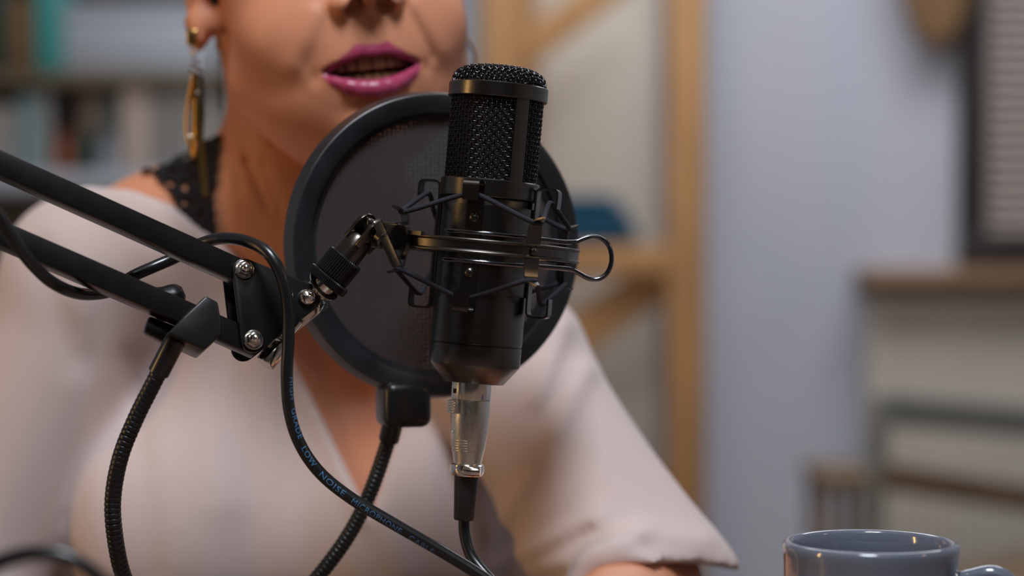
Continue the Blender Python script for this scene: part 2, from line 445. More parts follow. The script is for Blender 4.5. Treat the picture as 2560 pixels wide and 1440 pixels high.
# clamp sleeve, split on the left
sl = MB(); na = 80; a_lo, a_hi = R_(-50), R_(268)
for (ra, rb) in ((117.2, 121.5),):
    vs = []; fs = []
    for i in range(na+1):
        th = a_lo+(a_hi-a_lo)*i/na
        for r, t in ((ra, 286), (rb, 286), (rb, 505), (ra, 505)): vs.append(mc_(r, th, t))
    for i in range(na):
        for k in range(4):
            l = (k+1) % 4; fs.append((i*4+k, (i+1)*4+k, (i+1)*4+l, i*4+l))
    fs += [(0, 1, 2, 3), (na*4+3, na*4+2, na*4+1, na*4)]
    sl.add(vs, fs)
sl.build('clamp_sleeve', M['black_metal'], mount)
def tangent(th): return MX*math.cos(th) - MW*math.sin(th)
def radial(th): return MX*math.sin(th) + MW*math.cos(th)
for k in range(4):
    th = A0+k*math.pi/2
    rt = [(178, CT-112), (179, CT-145), (178, CT-154), (172, CT-159), (150, CT-160), (133, CT-159), (127, CT-154), (125, CT-145), (124.5, CT-105)]
    up = chaikin([mc_(r, th, t) for r, t in rt], 1)
    lo = chaikin([mc_(r, th, 2*CT-t) for r, t in rt], 1)
    path = np.concatenate([up, lo[::-1]])
    st = MB().strap(path, 40*S, tangent(th), 5.0*S).build('hook_strap', M['black_metal'], mount)
    for t in (CT-71, CT+64):
        MB().lathe(mc_(126.5, th, t), radial(th), [(13*S, 0), (12.5*S, 2*S), (10*S, 5*S), (5*S, 7*S), (0, 7.5*S)], 20).build('rivet', M['black_metal'], st)
# outer ring band
RB = 236.0
br = MB(); nb = 128
BP = [(RB-4, CT+12), (RB-4, CT-12)] + [(RB+3.6*math.cos(a), CT-14.5+3.6*math.sin(a)) for a in np.linspace(math.pi, 2.35*math.pi, 9)] + [(RB-0.5, CT-9), (RB-0.5, CT+9)] + [(RB+3.6*math.cos(a), CT+14.5+3.6*math.sin(a)) for a in np.linspace(-0.35*math.pi, math.pi, 9)]
vs = []; fs = []
for i in range(nb):
    th = 2*math.pi*i/nb
    for r, t in BP: vs.append(mc_(r, th, t))
for i in range(nb):
    j = (i+1) % nb
    for k in range(len(BP)):
        n8 = len(BP); l = (k+1) % n8; fs.append((i*n8+k, j*n8+k, j*n8+l, i*n8+l))
br.add(vs, fs).build('outer_ring', M['black_metal'], mount)
for k in range(4):
    th = A0+R_(45)+k*math.pi/2
    q = 2.0
    half = [(RB+34, 82, 8), (RB+24, 79, 17), (RB+12, 75, 24), (RB+3, 70, 30), (RB-4, 60, 37), (RB-6, 30, 40), (RB-6, 0, 40)]
    path = [mc_(r, th, CT-t) for r, t, _ in half] + [mc_(r, th, CT+t) for r, t, _ in half[-2::-1]]
    wd = [x for _, _, x in half] + [x for _, _, x in half[-2::-1]]
    po = MB().strap(path, [x*S for x in wd], tangent(th), 4.5*S).build('post', M['black_metal'], mount)
    MB().lathe(mc_(RB+1, th, CT), radial(th), [(11*S, 0), (10*S, 4*S), (6*S, 6.5*S), (0, 7*S)], 20).build('rivet', M['black_metal'], po)
for sg in (-1, 1):
    pts = []
    for k in range(4):
        th = A0+k*math.pi/2
        for da in (-7.5, 0, 7.5): pts.append(mc_(160, th+R_(da), CT+sg*126))
        tp = th+R_(45)
        for da, rr in ((-4, RB+2), (0, RB+8), (4, RB+2)): pts.append(mc_(rr, tp+R_(da), CT+sg*70))
    MB().tube(chaikin(pts, 2, True), 6.2*S, 8, closed=True).build('elastic_cord', M['cord'], mount, 180)
# wire spring handle
wp = [mc_(112, R_(-57), CT-35)] + [mc_(126, R_(a), CT-35) for a in (-50, -38, -25, -10, 5, 18)]
loop = [(85, -35, 108), (140, -33, 88), (190, -32, 70), (221, -35, 60), (240, -44, 55), (262, -52, 50), (285, -50, 48), (306, -35, 46), (316, -10, 46), (316, 15, 46), (306, 38, 46), (285, 52, 48), (262, 51, 50), (238, 41, 55), (218, 34, 60), (190, 33, 70), (140, 34, 88), (85, 35, 108)]
wp += [mp(a, CT+t, w_) for a, t, w_ in loop]
wp += [mc_(126, R_(a), CT+36) for a in (18, 5, -10, -25, -38, -50)] + [mc_(112, R_(-57), CT+36)]
MB().tube(smooth_path(wp, 8), 6.0*S, 12).build('wire_spring', M['black_wire'], mount, 180)
# saddle on the ring, swivel block
TS = R_(-62)
sd = MB(); vs = []; fs = []; ns = 12
for i in range(ns+1):
    th = TS+R_(-14+28*i/ns); hh = 44*math.sqrt(max(0.05, 1-(abs(i-ns/2)/(ns/2))**6))
    for r, t in ((RB+2, CT-hh), (RB+15, CT-hh*0.9), (RB+15, CT+hh*0.9), (RB+2, CT+hh)): vs.append(mc_(r, th, t))
for i in range(ns):
    for k in range(4):
        l = (k+1) % 4; fs.append((i*4+k, (i+1)*4+k, (i+1)*4+l, i*4+l))
fs += [(0, 1, 2, 3), (ns*4+3, ns*4+2, ns*4+1, ns*4)]
sd.add(vs, fs).build('saddle', M['black_metal'], mount, 40)
MB().strap([mc_(RB+6, R_(a), CT-20) for a in (-50, -46, -42, -38)], 10*S, MT, 14*S).build('saddle_tongue', M['black_metal'], mount)
RAD, TAN = radial(TS), tangent(TS)
blk = mc_(RB+46, TS, CT-8)
MB().box(blk, (RAD, MT, TAN), (36*S, 33*S, 17*S), 5*S, 3).build('swivel_block', M['black_metal'], mount, 40)
# barrel + knurled collar: axis from the pivot to the lower left
W_MM = 30.0
piv = B(925, 572, W_MM); fl = B(818, 702, W_MM)
bx = unit(fl-piv)                                   # down the barrel
Lb = np.linalg.norm(fl-piv)
side = unit(np.cross(bx, MW)); fr = np.cross(side, bx)
ba = unit(0.80*side*(1 if np.dot(side, AR) > 0 else -1) + 0.60*fr*(1 if np.dot(fr, MW) > 0 else -1))
lug = MB()
lug.lathe(piv, bx, [(0, 26*S), (24*S, 26*S), (31*S, 34*S), (33*S, 60*S), (35*S, 88*S), (36*S, Lb-58*S), (0, Lb-58*S)], 40)
lug.build('barrel', M['black_metal'], mount, 40)
for sg in (-1, 1):
    c0 = piv+ba*(sg*22*S)
    pts = []
    up_ = -bx; rt_ = unit(np.cross(ba, up_))
    for a in np.linspace(-math.pi/2, math.pi/2, 13): pts.append(c0 + up_*(30*S*math.cos(a)) + rt_*(30*S*math.sin(a)))
    pts += [c0 - up_*(52*S) + rt_*(30*S), c0 - up_*(52*S) - rt_*(30*S)]
    MB().prism([p - ba*(5*S) for p in pts], ba*(10*S), 1.2*S).build('fork_cheek', M['black_metal'], mount, 40)
MB().box(piv+unit(blk-piv)*16*S, (unit(blk-piv), MT, ba), (30*S, 26*S, 15*S), 6*S, 3).build('pivot_tongue', M['black_metal'], mount, 40)
MB().lathe(piv-ba*34*S, ba, [(0, 0), (13*S, 0), (15*S, 3*S), (15*S, 74*S), (20*S, 75*S), (20*S, 92*S), (15*S, 96*S), (0, 96*S)], 28).build('pivot_bolt', M['black_metal'], mount)
wd_ = unit(B(985, 640, W_MM) - B(932, 520, W_MM))
wc = piv + ba*70*S
MB().box(wc, (wd_, unit(np.cross(ba, wd_)), ba), (62*S, 13*S, 6*S), 5.5*S, 3).build('wing_screw', M['black_metal'], mount, 50)
# knurled collar: toothed profile
def knurl(o, ax, r0, dep, h0, h1, teeth):
    b = MB(); ax = unit(ax); x = unit(np.cross(ax, MW)); y = np.cross(ax, x); n = teeth*4
    prof = [(0.0, h0), (r0-4*S, h0), (r0, h0+3*S), (r0, h1-3*S), (r0-4*S, h1), (0.0, h1)]
    vs = []; fs = []
    for i, (r, h) in enumerate(prof):
        for k in range(n):
            rr = r - (dep if (k % 4 in (2, 3) and i in (2, 3)) else 0) - (dep if (k % 4 in (2, 3) and i in (1, 4)) else 0)*0.4
            t = 2*math.pi*k/n; vs.append(o+ax*h+max(rr, 0.0)*(math.cos(t)*x+math.sin(t)*y))
    for i in range(len(prof)-1):
        for k in range(n): fs.append((i*n+k, i*n+(k+1) % n, (i+1)*n+(k+1) % n, (i+1)*n+k))
    return b.add(vs, fs)
knurl(fl, -bx, 46*S, 2.6*S, 14*S, 74*S, 44).build('knurled_collar', M['plastic'], mount, 25)
knurl(fl, -bx, 55*S, 2.2*S, -9*S, 14*S, 64).build('collar_flange', M['plastic'], mount, 25)

# ------------------------------------------------------------------ boom arm
TILT = 0.30
TILTV = 0.20
def A(u, v, w0=0.0): return B(u, v, W_MM + (700-u)*S*1000*TILT + (v-740)*S*1000*TILTV + w0)
boom = thing('boom_arm', 'black twin-bar boom arm with a bolted bracket plate', 'boom arm', (-0.46, 0.93, TABLE_Z))
pA, pB = A(602, 684), A(0, 413)
pC, pD = A(625, 858), A(300, 717)
nA = unit(np.cross(pB-pA, pC-pA)); nA = nA if np.dot(nA, MW) > 0 else -nA
def bar(p, q, ext, name, m, hh=5.9e-3, th=6.0e-3):
    d = unit(q-p); h = np.cross(nA, d); e = p + d*ext
    s0 = p - d*0.004
    MB().box((s0+e)/2, (d, h, nA), (np.linalg.norm(e-s0)/2, hh, th), 0.0009, 2).build(name, m, boom, 40)
    return e
eU = bar(pA, pB, 0.36, 'upper_bar', M['arm_black'])
eL = bar(pC, pD, 0.36, 'lower_bar', M['arm_black'])
def hull(circs, n=20):
    pts = []
    for (c, r) in circs:
        for k in range(n):
            a = 2*math.pi*k/n; pts.append((c[0]+r*math.cos(a), c[1]+r*math.sin(a)))
    pts = sorted(set((round(x, 4), round(y, 4)) for x, y in pts))
    def half(ps):
        h = []
        for p in ps:
            while len(h) >= 2 and (h[-1][0]-h[-2][0])*(p[1]-h[-2][1])-(h[-1][1]-h[-2][1])*(p[0]-h[-2][0]) <= 0: h.pop()
            h.append(p)
        return h
    lo, hi = half(pts), half(pts[::-1])
    return lo[:-1]+hi[:-1]
hp_ = hull([((602, 684), 29), ((625, 858), 31), ((757, 752), 36)])
front = [A(u, v) for u, v in hp_]
# keep the plate planar
c0 = pA
front = [p - nA*np.dot(p-c0, nA) for p in front]
MB().prism([p+nA*0.0068 for p in front], nA*0.0022, 0.0005).build('bracket_plate', M['arm_black'], boom, 40)
MB().prism([p-nA*0.0190 for p in front], nA*0.0022, 0.0005).build('bracket_plate', M['arm_black'], boom, 40)
def bolt(u, v, r, off):
    c = A(u, v); c = c - nA*np.dot(c-c0, nA) + nA*off
    b = MB().lathe(c, nA, [(0, -0.03), (r*0.4, -0.03), (r*0.4, 0), (r, 0), (r, 0.0008), (r*0.93, 0.0014), (r*0.8, 0.0016), (0, 0.0017)], 32)
    o = b.build('bolt', M['chrome'], boom, 40, label='shiny nickel bolt')
    MB().lathe(c+nA*0.0012, nA, [(r*0.80, 0), (r*0.80, 0.0014), (r*0.66, 0.0024), (r*0.50, 0.0027)], 6).build('hex_nut', M['chrome'], o, 30)
    MB().lathe(c+nA*0.0030, nA, [(r*0.52, 0), (r*0.52, 0.0008), (r*0.48, 0.0020), (r*0.36, 0.0032), (r*0.20, 0.0039), (0, 0.0041)], 24).build('bolt_tip', M['chrome'], o, 40)
bolt(602, 684, 24*S, 0.0091)
bolt(625, 858, 24.5*S, 0.0091)
c = A(757, 752); c = c - nA*np.dot(c-c0, nA) + nA*0.0091
MB().lathe(c, nA, [(0, -0.03), (9*S, -0.03), (9*S, 0), (20*S, 0), (20.5*S, 0.001), (18*S, 0.0024), (11*S, 0.0036), (0, 0.0042)], 32).build('bolt', M['chrome'], boom, 40, label='shiny round rivet head')
# silver tilting joint between the plates, its stud and the thumb screw
jx = -bx                                             # along the axis to the collar
jo = fl
sj = unit(np.cross(jx, nA)); 
cen = A(757, 752); cen = cen - nA*np.dot(cen-c0, nA) - nA*0.005
jd = unit((fl + bx*12*S) - cen)
js = unit(np.cross(jd, nA))
jn = np.cross(js, jd)
if np.dot(js, AR) < 0: js = -js; jn = -jn
jn = unit(jn)
pts = [cen - jd*88*S - js*10*S, cen - jd*88*S + js*34*S, cen - jd*72*S + js*50*S, cen + jd*40*S + js*50*S, cen + jd*52*S + js*38*S, cen + jd*52*S - js*26*S, cen + jd*40*S - js*38*S, cen + jd*5*S - js*43*S, cen - jd*20*S - js*38*S]
MB().prism([p - jn*0.0058 for p in pts], jn*0.0116, 0.0012, 3).build('tilt_joint', M['chrome'], boom, 40, label='shiny nickel tilting joint')
L0 = np.linalg.norm(fl-cen)
MB().lathe(cen, jd, [(0, 44*S), (30*S, 44*S), (28*S, L0-22*S), (30*S, L0-18*S), (44*S, L0-14*S), (45*S, L0-9*S), (30*S, L0-8*S), (24*S, L0+20*S), (0, L0+20*S)], 32).build('threaded_stud', M['chrome'], boom, 40, label='nickel stud screwed into the collar')
tsd = unit(A(680, 890)-A(752, 800)); tso = A(752, 800); tso = tso - nA*np.dot(tso-c0, nA) - nA*0.005
th_ = MB().lathe(tso, tsd, [(0, 0), (11*S, 0), (11*S, 62*S), (22*S, 70*S), (25*S, 78*S), (25*S, 132*S), (22*S, 136*S), (0, 136*S)], 28)
th_.build('thumb_screw', M['chrome'], boom, 40, label='nickel thumb screw')
# far end of the arm outside the picture: elbow, lower arm, desk clamp
el = (eU+eL)/2
MB().box(el+nA*0.009, (unit(eU-eL), np.cross(nA, unit(eU-eL)), nA), (0.045, 0.02, 0.0015), 0.001).build('elbow_plate', M['arm_black'], boom)
MB().box(el-nA*0.009, (unit(eU-eL), np.cross(nA, unit(eU-eL)), nA), (0.045, 0.02, 0.0015), 0.001).build('elbow_plate', M['arm_black'], boom)
base = np.array([-0.50, 0.90, TABLE_Z])
for off in (-0.012, 0.012):
    a_, b_ = el+np.array([off, 0, 0]), base+np.array([off, 0, 0.05])
    d_ = unit(b_-a_)
    MB().box((a_+b_)/2, (d_, np.cross(nA, d_), nA), (np.linalg.norm(b_-a_)/2, 0.006, 0.006), 0.0009).build('rear_bar', M['arm_black'], boom)
MB().lathe(base, (0, 0, 1), [(0, 0), (0.03, 0), (0.03, 0.012), (0.014, 0.016), (0.014, 0.055), (0, 0.055)], 32).build('desk_mount', M['arm_black'], boom)

# ------------------------------------------------------------------ pop filter
PC = P(1089, 612, 1.185); PA_ = R_(21)
pn = MW*math.cos(PA_) + AR*math.sin(PA_)
px_ = unit(np.cross(AU, pn)); py_ = np.cross(pn, px_)
k_ = 1.185/FPX
RO = 385*k_
pop = thing('pop_filter', 'round black pop filter on a ribbed gooseneck behind the microphone', 'pop filter', PC)
hw = 0.0065
prof = [(RO-0.0150, -hw), (RO-0.001, -hw), (RO, -hw+0.0012), (RO-0.0004, -hw+0.003), (RO-0.0019, hw-0.0010), (RO-0.0021, hw-0.0004), (RO-0.0026, hw-0.0001), (RO-0.0033, hw),
        (RO-0.0118, hw-0.0012), (RO-0.0126, hw-0.0016), (RO-0.0130, hw-0.0042), (RO-0.0160, hw-0.0048), (RO-0.0162, hw-0.0066)]
MB().lathe(PC, pn, prof, 160, closed=True).build('hoop', M['hoop'], pop, 40)
for off in (hw-0.0062, -hw+0.002):
    scn = MB(); nr, nt_ = 10, 96
    vs = [PC+pn*(off+0.0010)]; fs = []
    for i in range(1, nr+1):
        r = (RO-0.0140)*i/nr
        for k in range(nt_):
            t = 2*math.pi*k/nt_; vs.append(PC+pn*(off+0.0010*(1-(i/nr)**2))+r*(math.cos(t)*px_+math.sin(t)*py_))
    for k in range(nt_): fs.append((0, 1+k, 1+(k+1) % nt_))
    for i in range(nr-1):
        for k in range(nt_):
            a, b = 1+i*nt_+k, 1+i*nt_+(k+1) % nt_
            fs.append((a, a+nt_, b+nt_, b))
    scn.add(vs, fs).build('nylon_screen', M['screen'], pop, 180)
# socket at the bottom
def on_pop(u, v, off):                       # point on the plane of the hoop seen at (u, v)
    ray = AF + AR*((u-1280)/FPX) + AU*(-(v-720)/FPX)
    q = PC + pn*off
    d = np.dot(q-CAM, pn)/np.dot(ray, pn)
    return CAM + ray*d
so = on_pop(1008, 1010, 0.0)
MB().box(so, (px_, py_, pn), (0.0135, 0.0125, 0.0120), 0.0055, 4).build('socket', M['plastic'], pop, 50)
gs = on_pop(982, 1058, 0.0)
ge = A(432, 862, 2.0)
gpts = [gs, P(968, 1110, 1.182), P(925, 1232, 1.178), P(870, 1340, 1.172), P(790, 1448, 1.165), P(690, 1560, 1.15), P(560, 1630, 1.13), P(430, 1590, 1.11), P(345, 1510, 1.095), P(306, 1432, 1.088), P(286, 1330, 1.08), P(283, 1240, 1.077), P(302, 1140, 1.074), P(340, 1045, 1.072), P(385, 955, 1.07), ge]
gp = resample(smooth_path(gpts, 24), 0.00034)
ribp = 0.0027
sarc = np.arange(len(gp))*0.00034
phs = (sarc/ribp) % 1.0
rr = 0.0036+0.0007*np.sqrt(np.clip(1-(2*phs-1)**4, 0, 1))
gk = MB().tube(gp, rr, 14)
gk.build('gooseneck', M['plastic'], pop, 60)
def sleeve(p, q, r):
    d = unit(q-p); L = np.linalg.norm(q-p)
    return MB().lathe(p, d, [(0, 0), (r*0.93, 0), (r, 0.001), (r, L-0.0004), (r*0.93, L), (0, L)], 28)
sleeve(gs+unit(gs-gpts[1])*0.004, P(972, 1098, 1.183), 0.0057).build('ferrule', M['plastic'], pop, 40)
sleeve(ge+unit(ge-gpts[-2])*0.004, P(396, 932, 1.0705), 0.0054).build('ferrule', M['cable'], pop, 40)
# clamp round the lower bar
nrm = nA
def onA(u, v, off):
    p = A(u, v); return p - nA*np.dot(p-c0, nA) + nA*off
poly = [(503, 752), (533, 768), (541, 812), (542, 848), (500, 887), (408, 845), (446, 806)]
MB().prism([onA(u, v, -0.0125) for u, v in poly], nA*0.0260, 0.0011, 3).build('clamp_jaw', M['plastic'], pop, 30)
poly2 = [(378, 782), (455, 812), (470, 845), (440, 862), (366, 822)]
MB().prism([onA(u, v, -0.0150) for u, v in poly2], nA*0.0085, 0.0015, 2).build('clamp_back', M['plastic'], pop, 30)
poly3 = [(400, 735), (425, 728), (480, 752), (505, 775), (490, 800), (400, 770)]
MB().prism([onA(u, v, -0.0205) for u, v in poly3], nA*0.0125, 0.0015, 2).build('clamp_back', M['plastic'], pop, 30)
kc = onA(440, 742, -0.030)
ka = unit(0.55*nA*-1 + unit(A(420, 700)-A(470, 860)))
kb = MB(); n = 60; vs = []; fs = []
kx = unit(np.cross(ka, MW)); ky = np.cross(ka, kx)
kprof = [(0, 0), (0.9, 0), (1.0, 0.002), (1.0, 0.007), (0.9, 0.0088), (0.0, 0.009)]
for r, h in kprof:
    for k in range(n):
        t = 2*math.pi*k/n; q = r*(0.0098 + 0.0018*math.cos(3*t))
        vs.append(kc+ka*h+q*(math.cos(t)*kx+math.sin(t)*ky))
for i in range(len(kprof)-1):
    for k in range(n): fs.append((i*n+k, i*n+(k+1) % n, (i+1)*n+(k+1) % n, (i+1)*n+k))
kb.add(vs, fs).build('clamp_knob', M['plastic'], pop, 40)

# ------------------------------------------------------------------ XLR cable with connector
cable = thing('microphone_cable', 'black microphone cable with blue print and a nickel connector', 'cable', P(1160, 1300, D))
xo, xe = P(1181, 950, D), P(1160, 1300, D)
xd = unit(xe-xo); XL = np.linalg.norm(xe-xo)/350*1.0     # metres per pixel along it
def xl(prof, n=48): return MB().lathe(xo, xd, [(r*S, (y-950)*XL) for r, y in prof], n, start=MW)
xs_ = unit(np.cross(xd, MW)); xs_ = xs_ if np.dot(xs_, AR) > 0 else -xs_
xl([(0, 948), (49.5, 948), (49.5, 996), (48.5, 999), (46, 1000), (0, 1000)]).build('connector_ring', M['chrome'], cable, 40, label='polished chrome ring')
shell = xl([(0, 1000), (47.5, 1000), (48, 1002), (48.3, 1040), (47, 1075), (43.5, 1110), (38, 1140), (34.5, 1158), (0, 1158)]).build('connector_shell', M['satin'], cable, 40, label='satin nickel connector shell')
xl([(0, 1158), (37, 1158), (42, 1162), (43.5, 1172), (42, 1183), (38, 1189), (0, 1190)]).build('strain_collar', M['chrome'], cable, 40)
def xp(a, y, w_): return xo + xd*((y-950)*XL) + xs_*(a*S) + MW*(w_*S)
# little clamp screws on the collar
MB().lathe(xp(-8, 1174, 36), unit(xs_+MW*0.2), [(0, 0), (11*S, 0), (12*S, 2*S), (12*S, 40*S), (10*S, 43*S), (0, 43*S)], 20).build('collar_screw', M['chrome'], cable, 40)
# latch button, slot plate and grip ribs on the left
la = unit(-xs_*0.80 + MW*0.60); lt = unit(np.cross(xd, la))
def lp(r, y, s_): return xo + xd*((y-950)*XL) + la*(r*S) + lt*(s_*S)
MB().box(lp(46, 974, 0), (la, xd, lt), (6*S, 26*S, 15*S), 2*S).build('latch_plate', M['satin'], cable, 40)
MB().box(lp(51.5, 978, 0), (la, xd, lt), (1.0*S, 6*S, 7*S), 0.9*S).build('slot_shade', M['gauze'], cable, 40)  # solid dark block, its colour gives the shade inside the latch hole
lb = MB().box(lp(50, 1017, 0), (la, xd, lt), (9*S, 17*S, 14*S), 2*S).build('latch_button', M['satin'], cable, 40)
for i in range(5):
    MB().box(lp(60, 1004+i*6.6, 0), (la, xd, lt), (3*S, 2.2*S, 13*S), 1.2*S).build('button_rib', M['satin'], lb, 40)
MB().lathe(lp(45.5, 1077, 4), la, [(7*S, 0), (7*S, 2*S), (5*S, 2*S), (4*S, 0.6*S), (0, 0.5*S)], 20).build('shell_screw', M['chrome'], cable, 40)
for i in range(5):
    y = 1101+i*6.4; r = np.interp(y, [1075, 1110, 1140], [47, 43.5, 38])
    arc = [xo + xd*((y-950)*XL) + (r+0.6)*S*(math.cos(a)*la+math.sin(a)*lt) for a in np.linspace(R_(-50), R_(50), 9)]
    MB().tube(arc, 1.9*S, 6).build('grip_rib', M['satin'], shell, 60)
xl([(0, 1188), (30.5, 1188), (31, 1192), (26, 1296), (24.5, 1300), (0, 1300)]).build('boot', M['rubber'], cable, 40)
cr = 0.00312
cpts = [xp(0, 1292, 0), P(1162, 1335, D), P(1176, 1385, D-0.002), P(1204, 1425, D-0.006), P(1250, 1468, D-0.012), P(1330, 1500, D-0.02), P(1400, 1530, D-0.035), P(1380, 1556, D-0.05), P(1310, 1528, D-0.052),
        P(1225, 1455, D-0.047), P(1120, 1388, D-0.045), P(985, 1310, D-0.045), P(880, 1247, D-0.045), P(800, 1182, D-0.045), P(750, 1110, D-0.046), P(724, 1030, D-0.048), P(717, 940, D-0.050), P(721, 850, D-0.052), P(719, 760, D-0.054), P(704, 690, D-0.055),
        P(672, 635, D-0.053), P(625, 606, D-0.045), P(565, 596, D-0.030), P(505, 608, D-0.018), P(440, 643, D-0.016), P(385, 667, D-0.020), P(330, 692, D-0.028), P(275, 728, D-0.034), P(205, 735, D-0.052),
        P(140, 712, D-0.074), P(85, 665, D-0.088), P(35, 600, D-0.098), P(-10, 525, D-0.104), P(-60, 430, D-0.105), P(-140, 300, D-0.10)]
cpath = resample(smooth_path(cpts, 20), 0.0016)
MB().tube(cpath, cr, 20).build('cable_jacket', M['cable'], cable, 180)
# blue print on the jacket
def text_mesh(s, size):
    cu = bpy.data.curves.new('txt', 'FONT'); cu.body = s; cu.size = size; cu.resolution_u = 3; cu.space_character = 1.12
    o = bpy.data.objects.new('txt', cu); COL.objects.link(o)
    me = bpy.data.meshes.new_from_object(o.evaluated_get(bpy.context.evaluated_depsgraph_get()))
    bpy.data.objects.remove(o); bpy.data.curves.remove(cu)
    bm = bmesh.new(); bm.from_mesh(me); bpy.data.meshes.remove(me)
    bmesh.ops.triangulate(bm, faces=bm.faces[:])
    for _ in range(2):
        lng = [e for e in bm.edges if e.calc_length() > 0.0009]
        if lng: bmesh.ops.subdivide_edges(bm, edges=lng, cuts=1)
        bmesh.ops.triangulate(bm, faces=bm.faces[:])
    bm.verts.index_update()
    vs = np.array([v.co[:] for v in bm.verts]); fs = [[v.index for v in f.verts] for f in bm.faces]; bm.free()
    return vs, fs
def project(p):
    q = p-CAM; d = np.dot(q, AF); return 1280+FPX*np.dot(q, AR)/d, 720-FPX*np.dot(q, AU)/d
uv = np.array([project(p) for p in cpath])
def arc_at(u, v): return int(np.argmin(np.hypot(uv[:, 0]-u, uv[:, 1]-v)))
cs = np.concatenate([[0], np.cumsum(np.linalg.norm(np.diff(cpath, axis=0), axis=1))])
for word, (ua, va), (ub, vb), an0, an1 in (('HIGH', (722, 944), (722, 1000), 52, 52), ('GRADE', (724, 1024), (748, 1097), 48, 34), ('LOW', (752, 1118), (790, 1165), 20, 10), ('NOISE', (806, 1182), (866, 1230), 4, -3),
                                     ('MICROPHONE', (884, 1243), (1010, 1316), -8, -28), ('CABLE', (1030, 1330), (1090, 1366), -34, -48)):
    vs, fs = text_mesh(word, 0.0041)
    sa, sb = cs[arc_at(ua, va)], cs[arc_at(ub, vb)]         # reading direction runs against the path order
    x = (vs[:, 0]-vs[:, 0].min())/(vs[:, 0].max()-vs[:, 0].min())
    s_ = sa+(sb-sa)*x; out = []
    for i in range(len(vs)):
        p = np.array([np.interp(s_[i], cs, cpath[:, k]) for k in range(3)])
        p2 = np.array([np.interp(s_[i]-0.002, cs, cpath[:, k]) for k in range(3)])
        d = unit(p2-p); vw = unit(CAM-p); nn = unit(vw-d*np.dot(vw, d)); up = np.cross(nn, d)   # up: left of travel seen from the camera
        a = R_(an0+(an1-an0)*x[i]) + (vs[i, 1]-0.0015)/cr
        out.append(p+(cr+0.00006)*(math.cos(a)*nn+math.sin(a)*up))
    MB().add(out, fs).build('lettering', M['print'], cable, 0, label='blue printed lettering')

# blurred cable close to the camera at the lower left
fp = [P(-160, 1520, 0.80), P(-60, 1440, 0.80), P(20, 1397, 0.80), P(105, 1383, 0.80), P(185, 1400, 0.80), P(255, 1452, 0.80), P(310, 1530, 0.80), P(330, 1640, 0.81)]
last = fp[-1]
fp += [np.array([last[0]+0.006, last[1]+0.01, TABLE_Z+0.02]), np.array([last[0]+0.03, last[1]+0.02, TABLE_Z+0.0036]), np.array([last[0]+0.10, last[1]+0.0, TABLE_Z+0.0034])]
f0 = fp[0]
fp = [np.array([f0[0]-0.05, f0[1]-0.02, TABLE_Z+0.0034]), np.array([f0[0]-0.025, f0[1], TABLE_Z+0.02])] + fp
tag(MB().tube(smooth_path(fp, 12), 0.0031, 16).build('cable', M['cable'], None, 180), 'out-of-focus dark cable arching up from the bottom left corner', 'cable')

# ------------------------------------------------------------------ person (implicit surfaces meshed with surface nets; millimetres about the mouth)
MO_ = P(935, 172, 1.250)
def G(u, v, d): return (P(u, v, d)-MO_)*1000.0
f32 = np.float32
def smin(a, b, k):
    h = np.clip(0.5+0.5*(b-a)/k, 0, 1); return b+(a-b)*h-k*h*(1-h)
def smax(a, b, k): return -smin(-a, -b, k)
def ell(p, c, r):
    x, y, z = (p[0]-c[0])/r[0], (p[1]-c[1])/r[1], (p[2]-c[2])/r[2]
    k0 = np.sqrt(x*x+y*y+z*z)+1e-6
    k1 = np.sqrt((x/r[0])**2+(y/r[1])**2+(z/r[2])**2)+1e-6
    return k0*(k0-1)/k1
def cap(p, a, b, ra, rb, sy=1.0):
    a = np.asarray(a, float); b = np.asarray(b, float); d = b-a
    x, y, z = p[0]-a[0], (p[1]-a[1])*sy, p[2]-a[2]
    d = d*np.array([1, sy, 1])
    h = np.clip((x*d[0]+y*d[1]+z*d[2])/np.dot(d, d), 0, 1)
    q = np.sqrt((x-h*d[0])**2+(y-h*d[1])**2+(z-h*d[2])**2)
    return (q-(ra+(rb-ra)*h))/(sy if sy > 1 else 1.0)
def seg2(x, z, a, b):
    d = (b[0]-a[0], b[1]-a[1]); h = np.clip(((x-a[0])*d[0]+(z-a[1])*d[1])/(d[0]**2+d[1]**2), 0, 1)
    return np.hypot(x-a[0]-h*d[0], z-a[1]-h*d[1])
# head axes
yaw, pit_, rol = R_(16), R_(1), R_(7)
xl_ = np.array([math.cos(yaw), math.sin(yaw), 0]); yl_ = np.array([-math.sin(yaw), math.cos(yaw), 0]); zl_ = np.array([0, 0, 1.])
yl2 = yl_*math.cos(pit_) - zl_*math.sin(pit_); zl2 = zl_*math.cos(pit_) + yl_*math.sin(pit_)
def roll(v): return np.array([v[0]*math.cos(rol)-v[2]*math.sin(rol), v[1], v[0]*math.sin(rol)+v[2]*math.cos(rol)])
HX, HY, HZ = roll(xl_), roll(yl2), roll(zl2)
def to_local(p):
    return (p[0]*HX[0]+p[1]*HX[1]+p[2]*HX[2], p[0]*HY[0]+p[1]*HY[1]+p[2]*HY[2], p[0]*HZ[0]+p[1]*HZ[1]+p[2]*HZ[2])
def hw(x, y, z): return x*HX+y*HY+z*HZ            # head-local mm -> mm about the mouth
def wpt(x, y, z): return MO_ + hw(x, y, z)*0.001

